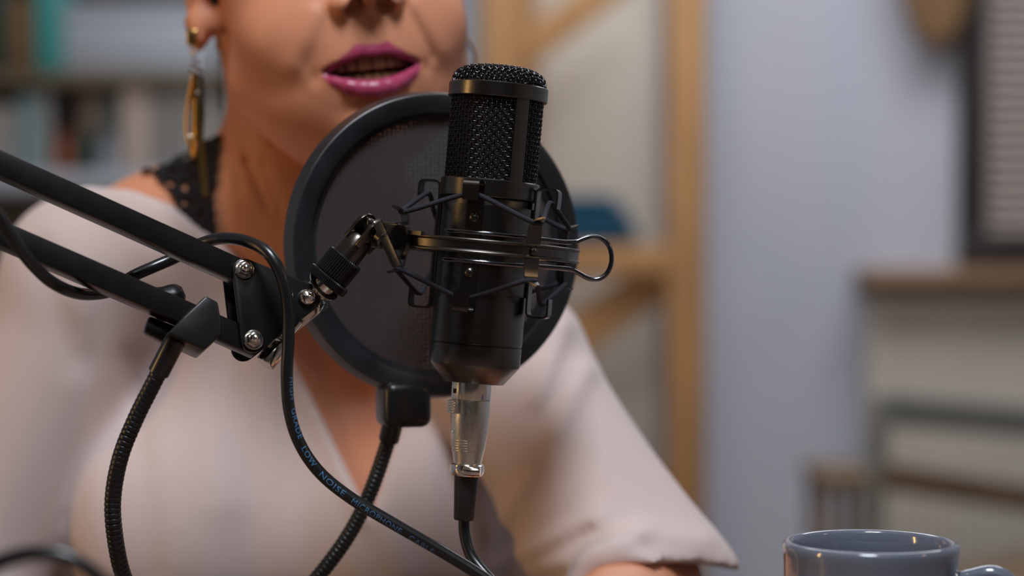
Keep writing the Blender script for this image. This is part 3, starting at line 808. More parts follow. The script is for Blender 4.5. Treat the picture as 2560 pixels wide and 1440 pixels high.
UP = [(-29, 7, -0.5), (-23, 4, 4.0), (-16, 1.6, 7.4), (-8, -1.3, 10.7), (0, -1.7, 9.9), (8, -1.3, 10.7), (16, 1.6, 7.8), (23, 4, 4.4), (29, 7, 0.5)]
UR = [0.8, 1.7, 2.6, 3.2, 3.2, 3.2, 2.6, 1.7, 0.8]
LO = [(-29, 7, -0.8), (-23, 4.5, -4.6), (-16, 1.6, -8.4), (-8, -0.6, -11.0), (0, -1.2, -11.8), (8, -0.6, -11.0), (16, 1.6, -8.2), (23, 4.5, -4.2), (29, 7, 0.3)]
LR = [1.2, 3.0, 4.4, 5.3, 5.6, 5.3, 4.4, 3.0, 1.2]
def lips(q):
    d = None
    for pts, rs in ((UP, UR), (LO, LR)):
        e = None
        for i in range(len(pts)-1):
            c = cap(q, pts[i], pts[i+1], rs[i], rs[i+1]); e = c if e is None else smin(e, c, 1.2)
        d = e if d is None else np.minimum(d, e)
    return d
def head(q, fine=True):
    x, y, z = q; ax = np.abs(x); m = (ax, y, z)
    d = ell(q, (0, 92, 98), (78, 96, 74))
    d = smin(d, ell(q, (0, 60, 30), (71, 64, 90)), 22)
    jaw = cap(m, (0, 17, -35), (53, 74, 2), 15, 19)
    d = smin(d, jaw, 20)
    d = smin(d, ell(q, (0, 52, -10), (52, 43, 22)), 16)
    d = smin(d, ell(q, (0, 15, -37), (17, 14, 13)), 10)
    d = smin(d, ell(m, (37, 32, 27), (27, 22, 24)), 16)
    d = smin(d, ell(q, (0, 25, 7), (37, 25.2, 28)), 12)
    # brow, sockets, lids (above the picture)
    d = d + 4.0*np.exp(-((ax-31)/15)**2-((z-78)/11)**2)*(y < 60)
    d = smin(d, ell(m, (31, 16, 78), (14, 13, 11)), 4)
    d = smax(d, -ell(m, (31, 3, 78), (12.5, 9, 4.2)), 1.5)
    d = smax(d, -ell(m, (31, 17, 78), (11.9, 11.9, 11.9)), 0.8)
    # nose
    d = smin(d, cap(q, (0, 0, 86), (0, -14, 52), 7.5, 8.5), 9)
    d = smin(d, ell(q, (0, -15.0, 47), (11, 10, 8.5)), 5)
    d = smin(d, ell(m, (14.2, -2.0, 38.5), (8.2, 10.5, 8.0)), 4)
    if not fine: return d
    d = smin(d, cap(q, (0, -14, 41), (0, -1, 31), 3.2, 3.8), 3)
    no = ell(m, (9.8, -7.0, 34.0), (5.2, 6.0, 5.8))
    d = smax(d, -no, 1.6)
    fr = (y < 45)
    # nasolabial fold, mouth corner, crease under the lip, philtrum
    s1 = seg2(ax, z, (24, 34), (37.5, 5))
    rt = 1/(1+np.exp(-x/6.0))            # the fold is deeper on her left cheek
    d = d + fr*((0.3+1.2*rt)*np.exp(-(s1/3.8)**2))
    s2 = seg2(ax, z, (31, 34), (44, 8))
    d = d - fr*(2.0*np.exp(-(s2/7.5)**2))
    d = d + fr*1.5*np.exp(-((ax-33)/3.5)**2-((z+1)/5)**2) + fr*1.3*np.exp(-((x+37)/7)**2-((z-9)/9)**2)
    d = d + fr*2.0*np.exp(-(x/15)**2-((z+21.5)/4.2)**2)
    d = d + fr*1.1*np.exp(-(x/2.6)**2)*np.exp(-((z-21)/6.5)**2)
    d = d - fr*0.9*np.exp(-((ax-5.2)/2.0)**2)*np.exp(-((z-21)/7)**2)
    cav = ell(q, (0, 8, 0.3), (29.8, 24, 8.6))
    d = smax(d, -cav, 1.6)
    d = smin(d, lips(q), 1.6)
    return d
def ears(q):
    ax = np.where(q[0] < 0, -q[0], q[0]+6); m = (ax, q[1], q[2])
    e = ell(m, (81, 106, 66), (7.5, 19, 30))
    e = smin(e, ell(m, (85, 97, 45), (6.0, 11, 14)), 6)
    e = smin(e, cap(m, (72, 92, 48), (83, 98, 50), 9, 7), 6)
    e = smax(e, -ell(m, (88, 101, 70), (6.5, 9, 17)), 3)
    return e
SHL, SHR = G(215, 690, 1.415), G(1268, 905, 1.375)
EL_, ER_ = G(-60, 1500, 1.41), G(1600, 1480, 1.285)
WR_ = np.array([124.0, -150.0, -308.0])          # wrist of the arm resting on the desk
HAND = [((104, -182, -314), (82, -232, -322), 9.5, 8.0), ((93, -186, -314), (62, -226, -322), 9.2, 7.6), ((112, -184, -314), (103, -236, -322), 9.2, 7.6), ((120, -182, -315), (122, -226, -323), 8.4, 7.0), ((100, -166, -312), (62, -190, -320), 9.5, 8.0)]
NB = G(770, 560, 1.408)
def torso(p, off=0.0):
    d = cap(p, G(782, 150, 1.386), NB, 53, 55)
    d = smin(d, cap(p, G(575, 90, 1.385), G(850, 640, 1.362), 11, 12), 16)
    d = smin(d, cap(p, G(990, 140, 1.38), G(880, 640, 1.362), 11, 12), 16)
    d = smin(d, cap(p, G(770, 420, 1.40), G(420, 600, 1.415), 34, 43), 34)
    d = smin(d, cap(p, G(420, 600, 1.415), SHL, 43, 46), 22)
    d = smin(d, cap(p, G(800, 470, 1.405), SHR, 38, 44), 34)
    ch = cap(p, G(735, 930, 1.475), G(800, 1900, 1.475), 122, 112, 1.35)
    d = smin(d, ch, 40)
    d = smin(d, ell(p, G(470, 1330, 1.415), (72, 62, 74)), 40)
    d = smin(d, ell(p, G(985, 1330, 1.405), (62, 60, 72)), 40)
    d = smin(d, cap(p, G(1130, 1020, 1.45), G(1200, 1900, 1.47), 48, 56), 20)
    d = smin(d, cap(p, SHL, EL_, 46, 40), 18)
    d = smin(d, cap(p, SHR, ER_, 44, 37), 12)
    d = smin(d, cap(p, ER_, WR_, 36, 24), 10)
    d = smin(d, cap(p, WR_, (106, -180, -311), 22, 17), 8)
    for a, b, ra, rb in HAND: d = smin(d, cap(p, a, b, ra, rb), 3.5)
    d = smin(d, cap(p, EL_, EL_+np.array([60.0, -150.0, -120.0]), 39, 28), 10)
    return d
CREASE = [((592, 300), (618, 400), 9, 2.2), ((618, 400), (668, 520), 9, 2.4), ((574, 360), (596, 470), 8, 1.8), ((600, 255), (690, 352), 10, 2.0), ((690, 352), (800, 410), 10, 2.0), ((655, 420), (705, 540), 14, 1.5)]
def body(p):
    q = to_local(p)
    d = smin(head(q), torso(p), 9)
    d = smin(d, ears(q), 5)
    u, v = pix(p); deep = (p[1] > 60)
    for a, b, wd, am in CREASE: d = d + deep*am*np.exp(-(seg2(u, v, a, b)/wd)**2)
    return d

def surface_nets(F, xs, ys, zs):
    s = F < 0
    c = np.zeros(tuple(n-1 for n in F.shape), np.int8)
    for i in (0, 1):
        for j in (0, 1):
            for k in (0, 1): c += s[i:s.shape[0]-1+i, j:s.shape[1]-1+j, k:s.shape[2]-1+k]
    act = (c > 0) & (c < 8); idx = np.argwhere(act)
    vid = np.full(act.shape, -1, np.int32); vid[act] = np.arange(len(idx))
    acc = np.zeros((len(idx), 3)); cnt = np.zeros(len(idx))
    ax = (xs, ys, zs)
    cor = [(i, j, k) for i in (0, 1) for j in (0, 1) for k in (0, 1)]
    for a in cor:
        for b in cor:
            if sum(abs(a[m]-b[m]) for m in range(3)) != 1 or a > b: continue
            ia, ib = idx+np.array(a), idx+np.array(b)
            fa, fb = F[ia[:, 0], ia[:, 1], ia[:, 2]], F[ib[:, 0], ib[:, 1], ib[:, 2]]
            m = (fa < 0) != (fb < 0)
            t = np.where(m, fa/np.where(fa == fb, 1, fa-fb), 0)
            pa = np.stack([ax[n][ia[:, n]] for n in range(3)], 1); pb = np.stack([ax[n][ib[:, n]] for n in range(3)], 1)
            acc += np.where(m[:, None], pa+(pb-pa)*t[:, None], 0); cnt += m
    V = acc/np.maximum(cnt, 1)[:, None]
    quads = []
    for n in range(3):
        o1, o2 = (n+1) % 3, (n+2) % 3
        sl0 = [slice(None)]*3; sl1 = [slice(None)]*3; sl0[n] = slice(0, -1); sl1[n] = slice(1, None)
        e = s[tuple(sl0)] != s[tuple(sl1)]
        for o in (o1, o2):
            e2 = [slice(None)]*3; e2[o] = slice(0, 1); e[tuple(e2)] = False
            e2[o] = slice(-1, None); e[tuple(e2)] = False
        I = np.argwhere(e); ins = s[I[:, 0], I[:, 1], I[:, 2]]
        def off(da, db):
            J = I.copy(); J[:, o1] += da; J[:, o2] += db; return vid[J[:, 0], J[:, 1], J[:, 2]]
        q = np.stack([off(-1, -1), off(0, -1), off(0, 0), off(-1, 0)], 1)
        q[~ins] = q[~ins][:, ::-1]
        quads.append(q)
    return V, np.concatenate(quads)
def closeF(F):
    for n in range(3):
        for e in (0, -1):
            s = [slice(None)]*3; s[n] = e; F[tuple(s)] = np.maximum(F[tuple(s)], 0.5)
    return F
def axis(segs):
    out = [segs[0][0]]
    for a, b, st in segs:
        n = max(1, int(round((b-a)/st))); out += list(a+(b-a)*(np.arange(1, n+1))/n)
    return np.array(out, f32)
def mesh_from(V, Q, name, m, parent, relax=0):
    if relax:
        E = np.concatenate([Q[:, [0, 1]], Q[:, [1, 2]], Q[:, [2, 3]], Q[:, [3, 0]]])
        for _ in range(relax):
            a = np.zeros_like(V); n = np.zeros(len(V))
            np.add.at(a, E[:, 0], V[E[:, 1]]); np.add.at(n, E[:, 0], 1)
            V = 0.5*V+0.5*a/np.maximum(n, 1)[:, None]
    W = V*0.001+MO_
    me = bpy.data.meshes.new(name)
    me.vertices.add(len(W)); me.vertices.foreach_set('co', W.astype(f32).ravel())
    me.loops.add(len(Q)*4); me.loops.foreach_set('vertex_index', Q.astype(np.int32).ravel())
    me.polygons.add(len(Q)); me.polygons.foreach_set('loop_start', np.arange(len(Q), dtype=np.int32)*4)
    me.update(calc_edges=True); me.validate()
    me.materials.append(m); me.shade_smooth()
    o = bpy.data.objects.new(name, me); COL.objects.link(o)
    o.parent = parent; o.location = -parent.location
    return o, V
def pix(p):                                   # mm about the mouth -> photo pixels
    x, y, z = p[0]*0.001+(MO_-CAM)[0], p[1]*0.001+(MO_-CAM)[1], p[2]*0.001+(MO_-CAM)[2]
    d = y*AF[1]+z*AF[2]; d = np.maximum(d, 0.1)
    return 1280+FPX*x/d, 720-FPX*(y*AU[1]+z*AU[2])/d
def polysd(u, v, poly):                       # signed distance to a 2-D polygon
    d = np.full(u.shape, 1e9, f32); ins = np.zeros(u.shape, bool); n = len(poly)
    for i in range(n):
        (ax_, ay), (bx_, by) = poly[i], poly[(i+1) % n]
        ex_, ey = bx_-ax_, by-ay; h = np.clip(((u-ax_)*ex_+(v-ay)*ey)/(ex_*ex_+ey*ey), 0, 1)
        d = np.minimum(d, (u-ax_-h*ex_)**2+(v-ay-h*ey)**2)
        cnd = ((ay > v) != (by > v)) & (u < ex_*(v-ay)/(ey if abs(ey) > 1e-9 else 1e-9)+ax_)
        ins ^= cnd
    d = np.sqrt(d); return np.where(ins, -d, d)

person = thing('person', 'woman in a beige blouse and black lace top speaking into the microphone', 'person', P(820, 1900, 1.46))
# ---- body
bx_s = axis([(-345, -128, 7), (-128, -56, 2.6), (-56, 60, 1.25), (60, 132, 2.8), (132, 250, 6)])
by_s = axis([(-262, -150, 3.2), (-150, -34, 6), (-34, 20, 1.25), (20, 120, 2.6), (120, 330, 7)])
bz_s = axis([(-540, -350, 10), (-350, -296, 3.2), (-296, -190, 7), (-190, -62, 3.6), (-62, 48, 1.25), (48, 190, 4.5)])
Xg, Yg, Zg = np.meshgrid(bx_s, by_s, bz_s, indexing='ij')
Fb = closeF(body((Xg, Yg, Zg)).astype(f32))
V, Q = surface_nets(Fb, bx_s, by_s, bz_s)
bo, V = mesh_from(V, Q, 'body', M['skin'], person, 2)
q = to_local((V[:, 0], V[:, 1], V[:, 2]))
ld = lips(q)
lipm = np.clip((1.25+0.75*(q[2] > 3)-ld)/0.9, 0, 1)*(q[1] < 9)*(np.abs(q[0]) < 29.5)
mo = ((np.abs(q[0]) < 30) & (np.abs(q[2]) < 12) & (q[1] > 5.5) & (q[1] < 40)).astype(f32)*(ld > 0.2)
# only the inside of the cavity
mo *= (ell(q, (0, 8, -0.6), (29.5, 24, 8.6)) < 1.0)
for nm, arr in (('lip', lipm), ('mouth', mo)):
    at = bo.data.attributes.new(nm, 'FLOAT', 'POINT'); at.data.foreach_set('value', arr.astype(f32))
del Xg, Yg, Zg, Fb
# ---- teeth
def tooth(x, zc, hh, wd, yb):
    y = yb + (x/25.0)**2*11
    a = math.atan2(2*x/25.0**2*11, 1)
    tx = hw(math.cos(a), math.sin(a), 0); ty = hw(-math.sin(a), math.cos(a), 0)
    MB().box(wpt(x, y, zc), (tx, ty, HZ), (wd/2*1e-3, 2.2e-3, hh/2*1e-3), 1.3e-3, 3).build('tooth', M['tooth'], person, 180)
for sg in (-1, 1):
    for x, wd, hh in ((4.2, 8.0, 10.5), (11.6, 6.4, 9.2), (17.9, 6.4, 9.8), (23.2, 5.2, 8.6)): tooth(sg*x, 0.6+hh/2-(0.4 if x < 5 else 0), hh, wd, 5.6)
    for x, wd, hh in ((2.7, 5.2, 8.6), (8.1, 5.4, 8.6), (13.6, 5.6, 9), (19.0, 5.2, 8)): tooth(sg*x, -1.6-hh/2, hh, wd, 8.4)
# ---- eyes and brows (above the picture)
for sg in (-1, 1):
    ey = MB().lathe(wpt(sg*31, 17, 78), -HY, [(11.6e-3*math.sin(a), -11.6e-3*math.cos(a)) for a in np.linspace(0, math.pi, 15)], 24).build('eyeball', M['eye_white'], person, 180)
    MB().lathe(wpt(sg*31, 17-10.2, 78), -HY, [(0, 0), (5.6e-3, 0), (5.2e-3, 0.9e-3), (3e-3, 1.5e-3), (0, 1.7e-3)], 24).build('iris', M['iris'], ey, 180)
    bp = [wpt(sg*a, b, c) for a, b, c in ((16, -3.5, 93), (26, -2.5, 97), (38, 2.0, 97), (48, 10, 92))]
    MB().tube(smooth_path(bp, 6), [2.6e-3]*10+[2.0e-3]*5+[1.2e-3]*4, 8).build('eyebrow', M['hair'], person, 180)
# ---- blouse
VN = [(-900, -400), (150, 380), (238, 470), (330, 474), (430, 512), (548, 600), (600, 655), (700, 830), (800, 1030), (872, 1180), (925, 1290), (958, 1190), (1010, 1030), (1080, 850), (1180, 700), (1300, 640), (1700, 300), (1900, -400)]
FOLD = [((640, 720), (700, 1440), 45, 3.0), ((420, 640), (560, 1250), 60, 2.5), ((200, 760), (240, 1440), 55, 3.5), ((330, 900), (380, 1440), 35, -2.5), ((1215, 1430), (1500, 1285), 24, 6.0), ((1300, 1440), (1600, 1330), 28, 5.0),
        ((1480, 1300), (1760, 1350), 30, 3.0), ((1225, 1340), (1330, 1180), 22, 3.5), ((1410, 815), (1340, 1000), 24, 5.5), ((1465, 925), (1385, 1090), 26, 5.0), ((1060, 1000), (1130, 1440), 45, 2.5),
        ((770, 990), (905, 1300), 16, 3.0), ((940, 1280), (1010, 1440), 30, 3.0), ((560, 640), (720, 900), 20, 2.0), ((100, 620), (190, 900), 40, -3.0)]
def blouse(p):
    u, v = pix(p)
    d = torso(p, 0) - 5.5
    sl = cap(p, G(1300, 1000, 1.36), G(1640, 1500, 1.275), 42, 54)
    d = smin(d, sl, 14)
    for a, b, wd, am in FOLD:
        d = d - am*np.exp(-(seg2(u, v, a, b)/wd)**2)
    neck = polysd(u, v, VN)*0.255
    d = smax(d, -neck, 3.0)
    d = smax(d, -(p[2]-(EL_[2]-10)) - 900*(p[0] > -190), 3.0)     # left sleeve ends above the elbow
    # sleeve hem: cut across the right upper arm
    a, b = G(1480, 1240, 1.32), G(1660, 1520, 1.27); ax_ = unit(b-a)
    hem = (p[0]-b[0])*ax_[0]+(p[1]-b[1])*ax_[1]+(p[2]-b[2])*ax_[2]
    hu = seg2(u, v, (1560, 1460), (1880, 1460))
    cut = np.maximum(-(v-(1408+0.0009*(u-1690)**2*0.9))*0.24, (1480-u)*0.24)
    return smax(d, -cut, 3.0)
gx = axis([(-350, -285, 6), (-285, 290, 3.6)]); gy = axis([(-60, 330, 4.2)]); gz = axis([(-540, -420, 8), (-420, -45, 3.6)])
Xg, Yg, Zg = np.meshgrid(gx, gy, gz, indexing='ij')
V, Q = surface_nets(closeF(blouse((Xg, Yg, Zg)).astype(f32)), gx, gy, gz)
mesh_from(V, Q, 'blouse', M['blouse'], person, 2)
# ---- black lace strap on the shoulder
LP = [(352, 420), (392, 421), (424, 402), (455, 374), (500, 356), (548, 332), (546, 372), (541, 455), (532, 478), (536, 520), (545, 600), (500, 590), (445, 522), (430, 492), (415, 468), (392, 449), (385, 431), (352, 429)]
LH = [((425, 457), (9, 5), 30), ((462, 465), (5, 9), 0), ((460, 505), (4, 7), 0), ((480, 508), (4, 5), 0), ((468, 398), (7, 5), 0), ((488, 410), (5, 7), 20), ((488, 447), (5, 5), 0), ((428, 427), (6, 4), 0), ((508, 395), (5, 6), 0), ((515, 500), (4, 6), 0), ((500, 540), (4, 6), 0)]
def lace(p):
    u, v = pix(p)
    d = np.abs(smin(torso(p), 1e3+0*u, 1)-2.0)-1.5
    e = polysd(u, v, LP)
    e = e - 3.0*np.sin(u*0.22+v*0.17)*np.exp(-(e/10)**2)
    for (cu, cv), (ru, rv), an in LH:
        ru, rv = ru*1.45, rv*1.45
        c, s_ = math.cos(R_(an)), math.sin(R_(an)); uu, vv = (u-cu)*c+(v-cv)*s_, -(u-cu)*s_+(v-cv)*c
        e = np.maximum(e, (1-np.sqrt((uu/ru)**2+(vv/rv)**2))*min(ru, rv))
    return np.maximum(d, e*0.255)
lx = axis([(-165, -88, 1.1)]); ly = axis([(55, 190, 1.5)]); lz = axis([(-120, -32, 1.1)])
Xg, Yg, Zg = np.meshgrid(lx, ly, lz, indexing='ij')
Fl = lace((Xg, Yg, Zg)).astype(f32)
V, Q = surface_nets(closeF(Fl), lx, ly, lz)
if len(Q): mesh_from(V, Q, 'lace_strap', M['lace'], person, 1)
del Xg, Yg, Zg
# ---- hair: swept back cap (mostly above the picture) and loose strands behind the ear
def hair(p):
    q = to_local(p)
    d = head(q, False)-6
    e = smax(d, -(q[1]-np.where(q[2] > 95, 30+0.2*(150-q[2]), 122)), 8)
    e = smax(e, -(q[2]-8-0.25*(q[1]-60)), 8)
    return smin(e, ell(q, (0, 196, 70), (34, 26, 34)), 10)
hx_ = axis([(-130, 100, 4.5)]); hy_ = axis([(20, 260, 4.5)]); hz_ = axis([(-10, 200, 4.5)])
Xg, Yg, Zg = np.meshgrid(hx_, hy_, hz_, indexing='ij')
V, Q = surface_nets(closeF(hair((Xg, Yg, Zg)).astype(f32)), hx_, hy_, hz_)
mesh_from(V, Q, 'hair', M['hair'], person, 2)
ws = MB()
for i in range(7):
    u0 = 524+random.random()*24
    pts = [P(u0, 40+random.random()*40, 1.375), P(u0+random.uniform(-14, 8), 150, 1.372), P(u0+random.uniform(-10, 14), 220, 1.370), P(u0+random.uniform(-6, 20), 270+random.random()*60, 1.372)]
    ws.tube(smooth_path(pts, 6), [0.00022]*19, 4)
sw = ws.build('loose_strands', M['hair'], person, 180); sw['kind'] = 'stuff'

# ------------------------------------------------------------------ earrings
er = thing('earring', 'long gold drop earring with bars and crystals hanging left of the neck', 'earring', P(481, 95, 1.318), 'earrings')
ED = 1.306; ek = ED/FPX
def ep(u, v, o=0.0): return P(u, v, ED-o)
MB().box(ep(480, 93), (AR, AU, AF), (14*ek, 20*ek, 5*ek), 4*ek, 3).build('stud', M['gold'], er, 50)
tor = [ep(484+7*math.cos(a), 124+12*math.sin(a)) for a in np.linspace(0, 2*math.pi, 20, endpoint=False)]
MB().tube(tor, 2.6*ek, 8, closed=True).build('link', M['gold'], er, 180)
for (u, v, r) in ((484, 146, 6), (494, 155, 5.5), (481, 161, 6), (491, 168, 5.5), (501, 172, 5), (476, 176, 5), (486, 182, 5), (497, 186, 4.5), (492, 233, 6), (474, 343, 6.5)):
    MB().lathe(ep(u, v, 0.003)+AF*r*ek, MW, [(0, 0), (r*0.7*ek, 0.2*r*ek), (r*ek, 0.8*r*ek), (r*0.75*ek, 1.5*r*ek), (r*0.4*ek, 1.7*r*ek), (0, 1.7*r*ek)], 8).build('crystal', M['crystal'], er, 20)
fr_ = smooth_path([ep(u, v) for u, v in ((487, 178), (478, 215), (470, 260), (466, 310), (470, 350), (478, 378), (484, 395), (486, 370), (487, 320), (488, 260), (489, 210))], 8, True)
MB().tube(fr_, 4.2*ek, 8, closed=True).build('teardrop_frame', M['gold'], er, 180)
MB().strap([ep(u, v, 0.001) for u, v in ((490, 180), (494, 260), (499, 340), (506, 420), (513, 490))], [x*ek for x in (12, 15, 17, 17, 14)], AR, 5*ek).build('long_bar', M['gold'], er, 40)
MB().strap([ep(u, v, -0.002) for u, v in ((504, 172), (507, 230), (507, 290), (505, 345))], [x*ek for x in (8, 9, 9, 6)], AR, 5*ek).build('dark_bar', M['black_wire'], er, 40, label='dark narrow bar')
MB().strap([ep(u, v, -0.001) for u, v in ((484, 185), (481, 230), (484, 300), (480, 395))], [x*ek for x in (8, 9, 9, 8)], AR, 4*ek).build('short_bar', M['gold'], er, 40)
e2 = thing('earring', 'curved silver earring showing behind the jaw beside the microphone head', 'earring', P(1164, 100, 1.335), 'earrings')
pth = smooth_path([P(u, v, 1.335) for u, v in ((1160, 92), (1172, 108), (1184, 132), (1187, 152), (1178, 180), (1164, 215))], 8)
MB().strap(pth, 10*ek, AF, 8*ek).build('curved_bar', M['chrome'], e2, 50)
MB().strap([P(u, v, 1.338) for u, v in ((1162, 112), (1160, 150), (1158, 210))], 12*ek, AR, 5*ek).build('dark_bar', M['black_wire'], e2, 40)

# ------------------------------------------------------------------ background
def pbox(b, u0, v0, u1, v1, d, dep, bev=0.004):      # box whose front face covers the given picture area at distance d
    p, q = P(u0, v0, d), P(u1, v1, d)
    lo = np.array([min(p[0], q[0]), d, min(p[2], q[2])]); hi = np.array([max(p[0], q[0]), d+dep, max(p[2], q[2])])
    return b.box((lo+hi)/2, X3, (hi-lo)/2, bev)
def pz_(v, d): return float(P(1280, v, d)[2])
def pxw(u, d): return float(P(u, 720, d)[0])

# timber shelving end frame
SD = 4.0
rack = thing('shelving_frame', 'pine shelving frame with diagonal braces behind the microphone', 'shelving', (pxw(1470, SD), SD, 0))
TOPZ = 1.9
def upright(u0, u1, d=SD, dep=0.045):
    x0, x1 = pxw(u0, d), pxw(u1, d)
    MB().box(((x0+x1)/2, d+dep/2, TOPZ/2), X3, ((x1-x0)/2, dep/2, TOPZ/2), 0.003).build('upright', M['pine'], rack)
upright(1668, 1745); upright(1205, 1290)
upright(1690, 1765, SD+0.42); upright(1275, 1345, SD+0.42)
for v0, v1 in ((612, 690), (-330, -250), (1500, 1580)):
    x0, x1 = pxw(1290, SD), pxw(1668, SD)
    z0, z1 = pz_(v1, SD), pz_(v0, SD)
    MB().box(((x0+x1)/2, SD+0.022, (z0+z1)/2), X3, ((x1-x0)/2, 0.02, (z1-z0)/2), 0.003).build('rail', M['pine'], rack)
    if v0 == 612: MB().box(((x0+x1)/2, SD+0.165, z1-0.011), X3, ((x1-x0)/2+0.02, 0.12, 0.009), 0.002).build('shelf_board', M['pine'], rack)
def brace(u0, v0, u1, v1, d, h):
    p, q = P(u0, v0, d), P(u1, v1, d); dr = unit(q-p)
    MB().box((p+q)/2, (dr, np.array([0, 1., 0]), np.cross(dr, [0, 1., 0])), (np.linalg.norm(q-p)/2, 0.010, h), 0.002).build('brace', M['pine'], rack)
brace(1690, 668, 1260, 960, SD+0.055, 0.040)
brace(1560, -60, 1230, 190, SD+0.055, 0.030)
MB().box(((pxw(1235, SD)+pxw(1650, SD))/2, SD+0.50, 0.95), X3, ((pxw(1680, SD)-pxw(1225, SD))/2*1.1, 0.006, 0.95), 0.001).build('back_panel', M['panel'], rack)
# folded blue cloth on the shelf
cl = thing('folded_cloth', 'dark blue folded cloth on the pine shelf', 'cloth', (pxw(1500, SD), SD+0.1, pz_(612, SD)))
zt = pz_(612, SD)
for i, (u0, u1, h) in enumerate(((1370, 1600, 0.028), (1376, 1590, 0.024), (1384, 1572, 0.022), (1400, 1545, 0.018))):
    x0, x1 = pxw(u0, SD), pxw(u1, SD)
    zt2 = zt+h
    MB().box(((x0+x1)/2, SD+0.14, (zt+zt2)/2), X3, ((x1-x0)/2, 0.11, h/2), h*0.42, 3).build('fold', M['blue_cloth'], cl, 60); zt = zt2

# window on the right: dark frame, blind slats, sill, radiator below
WD = WALLY
win = struct(bpy.data.objects.new('window_1', None)); COL.objects.link(win); win.location = (pxw(2600, WD), WD, 1.0)
u0, u1 = 2402, 3000
MB_ = MB(); pbox(MB_, u0, -700, u0+58, 655, WD-0.05, 0.05).build('frame_jamb', M['frame_dark'], win)
pbox(MB(), u1-50, -700, u1, 655, WD-0.05, 0.05).build('frame_jamb', M['frame_dark'], win)
pbox(MB(), u0, 582, u1, 660, WD-0.06, 0.06).build('frame_rail', M['frame_dark'], win)
pbox(MB(), u0, -760, u1, -700, WD-0.06, 0.06).build('frame_rail', M['frame_dark'], win)
pbox(MB(), u0+58, -700, u1-50, 582, WD-0.012, 0.004).build('pane', M['grey_box'], win)
sl_ = MB(); x0, x1 = pxw(u0+60, WD), pxw(u1-52, WD); z0, z1 = pz_(582, WD), pz_(-700, WD)
nsl = int((z1-z0)/0.026); proto = None
for i in range(nsl):
    zc = z0+0.013+i*0.026
    if proto is None:
        proto = MB().box((0, 0, 0), (X3[0], unit((0, 1, 0.9)), unit((0, -0.9, 1))), ((x1-x0)/2, 0.012, 0.0008)).build('blind_slat', M['blind'], win, 0); o = proto
    else:
        o = proto.copy(); COL.objects.link(o); o.parent = win
    o.location = Vector(((x0+x1)/2, WD-0.030, zc)) - win.location
tr = pbox(MB(), 2165, 672, 3050, 712, WD-0.16, 0.16).build('trim_1', M['sill'], None); struct(tr)
rad = thing('radiator', 'white panel radiator under the window sill', 'radiator', (pxw(2500, WD), WD-0.06, 0.15))
pbox(MB(), 2168, 735, 3000, 1640, WD-0.07, 0.05, 0.01).build('panel', M['white'], rad)
for i in range(26):
    uu = 2200+i*31
    pbox(MB(), uu, 1235, uu+18, 1620, WD-0.080, 0.012, 0.004).build('fin', M['white'], rad)
# brown drape at the upper corner of the window
dr = MB(); pts = []
n = 40
prof_ = [(-420, 0.10), (-200, 0.095), (-40, 0.075), (40, 0.055), (85, 0.042), (108, 0.02)]
vs = []; fs = []
for j, (v, hw_) in enumerate(prof_):
    c = np.array([pxw(2335, WD-0.08), WD-0.09, pz_(v, WD-0.08)])
    for k in range(n):
        t = 2*math.pi*k/n; r = 1+0.12*math.cos(7*t)
        vs.append(c+np.array([hw_*r*math.cos(t), 0.035*r*math.sin(t), 0]))
for j in range(len(prof_)-1):
    for k in range(n): fs.append((j*n+k, j*n+(k+1) % n, (j+1)*n+(k+1) % n, (j+1)*n+k))
fs += [tuple(range(n)), tuple((len(prof_)-1)*n+k for k in range(n))[::-1]]
dr.add(vs, fs)
tag(dr.build('curtain', M['brown'], None, 60), 'brown gathered curtain end beside the dark window frame', 'curtain')

# chair in front of the radiator
CD = 3.3
ch = thing('chair', 'grey slatted chair in front of the radiator', 'chair', (pxw(2400, CD), CD, 0))
def rod(p, q, hx_, hy_, name, m, par):
    d = unit(q-p); s = unit(np.cross(d, (0, 1., 0))); MB().box((p+q)/2, (d, s, np.cross(d, s)), (np.linalg.norm(q-p)/2, hx_, hy_), 0.003).build(name, m, par)
def fl_(u, d): return np.array([pxw(u, d), d, 0.0])
rod(P(2205, 985, CD), np.array([pxw(2150, CD), CD+0.05, 0.0]), 0.014, 0.014, 'leg', M['chair_grey'], ch)
rod(P(2850, 1080, CD+0.35), np.array([pxw(2860, CD), CD+0.42, 0.0]), 0.014, 0.014, 'leg', M['chair_grey'], ch)
for (va, vb, h, m) in ((1022, 1080, 0.026, 'chair_grey'), (1190, 1290, 0.022, 'chair_brown')):
    p, q = P(2205, va, CD), P(2850, vb, CD+0.35)
    rod(p, q, h, 0.008, 'back_slat', M[m], ch)
sc = (P(2205, 720, CD)+P(2850, 720, CD+0.35))/2
rod(np.array([pxw(2230, CD), CD-0.36, 0.0]), np.array([pxw(2230, CD), CD-0.36, 0.44]), 0.014, 0.014, 'leg', M['chair_grey'], ch)
rod(np.array([pxw(2830, CD), CD-0.02, 0.0]), np.array([pxw(2830, CD), CD-0.02, 0.44]), 0.014, 0.014, 'leg', M['chair_grey'], ch)
sv = [np.array([pxw(2170, CD), CD+0.03, 0.44]), np.array([pxw(2850, CD), CD+0.40, 0.44]), np.array([pxw(2860, CD), CD-0.04, 0.44]), np.array([pxw(2215, CD), CD-0.38, 0.44])]
MB().prism(sv, (0, 0, 0.025), 0.004).build('seat', M['chair_brown'], ch)
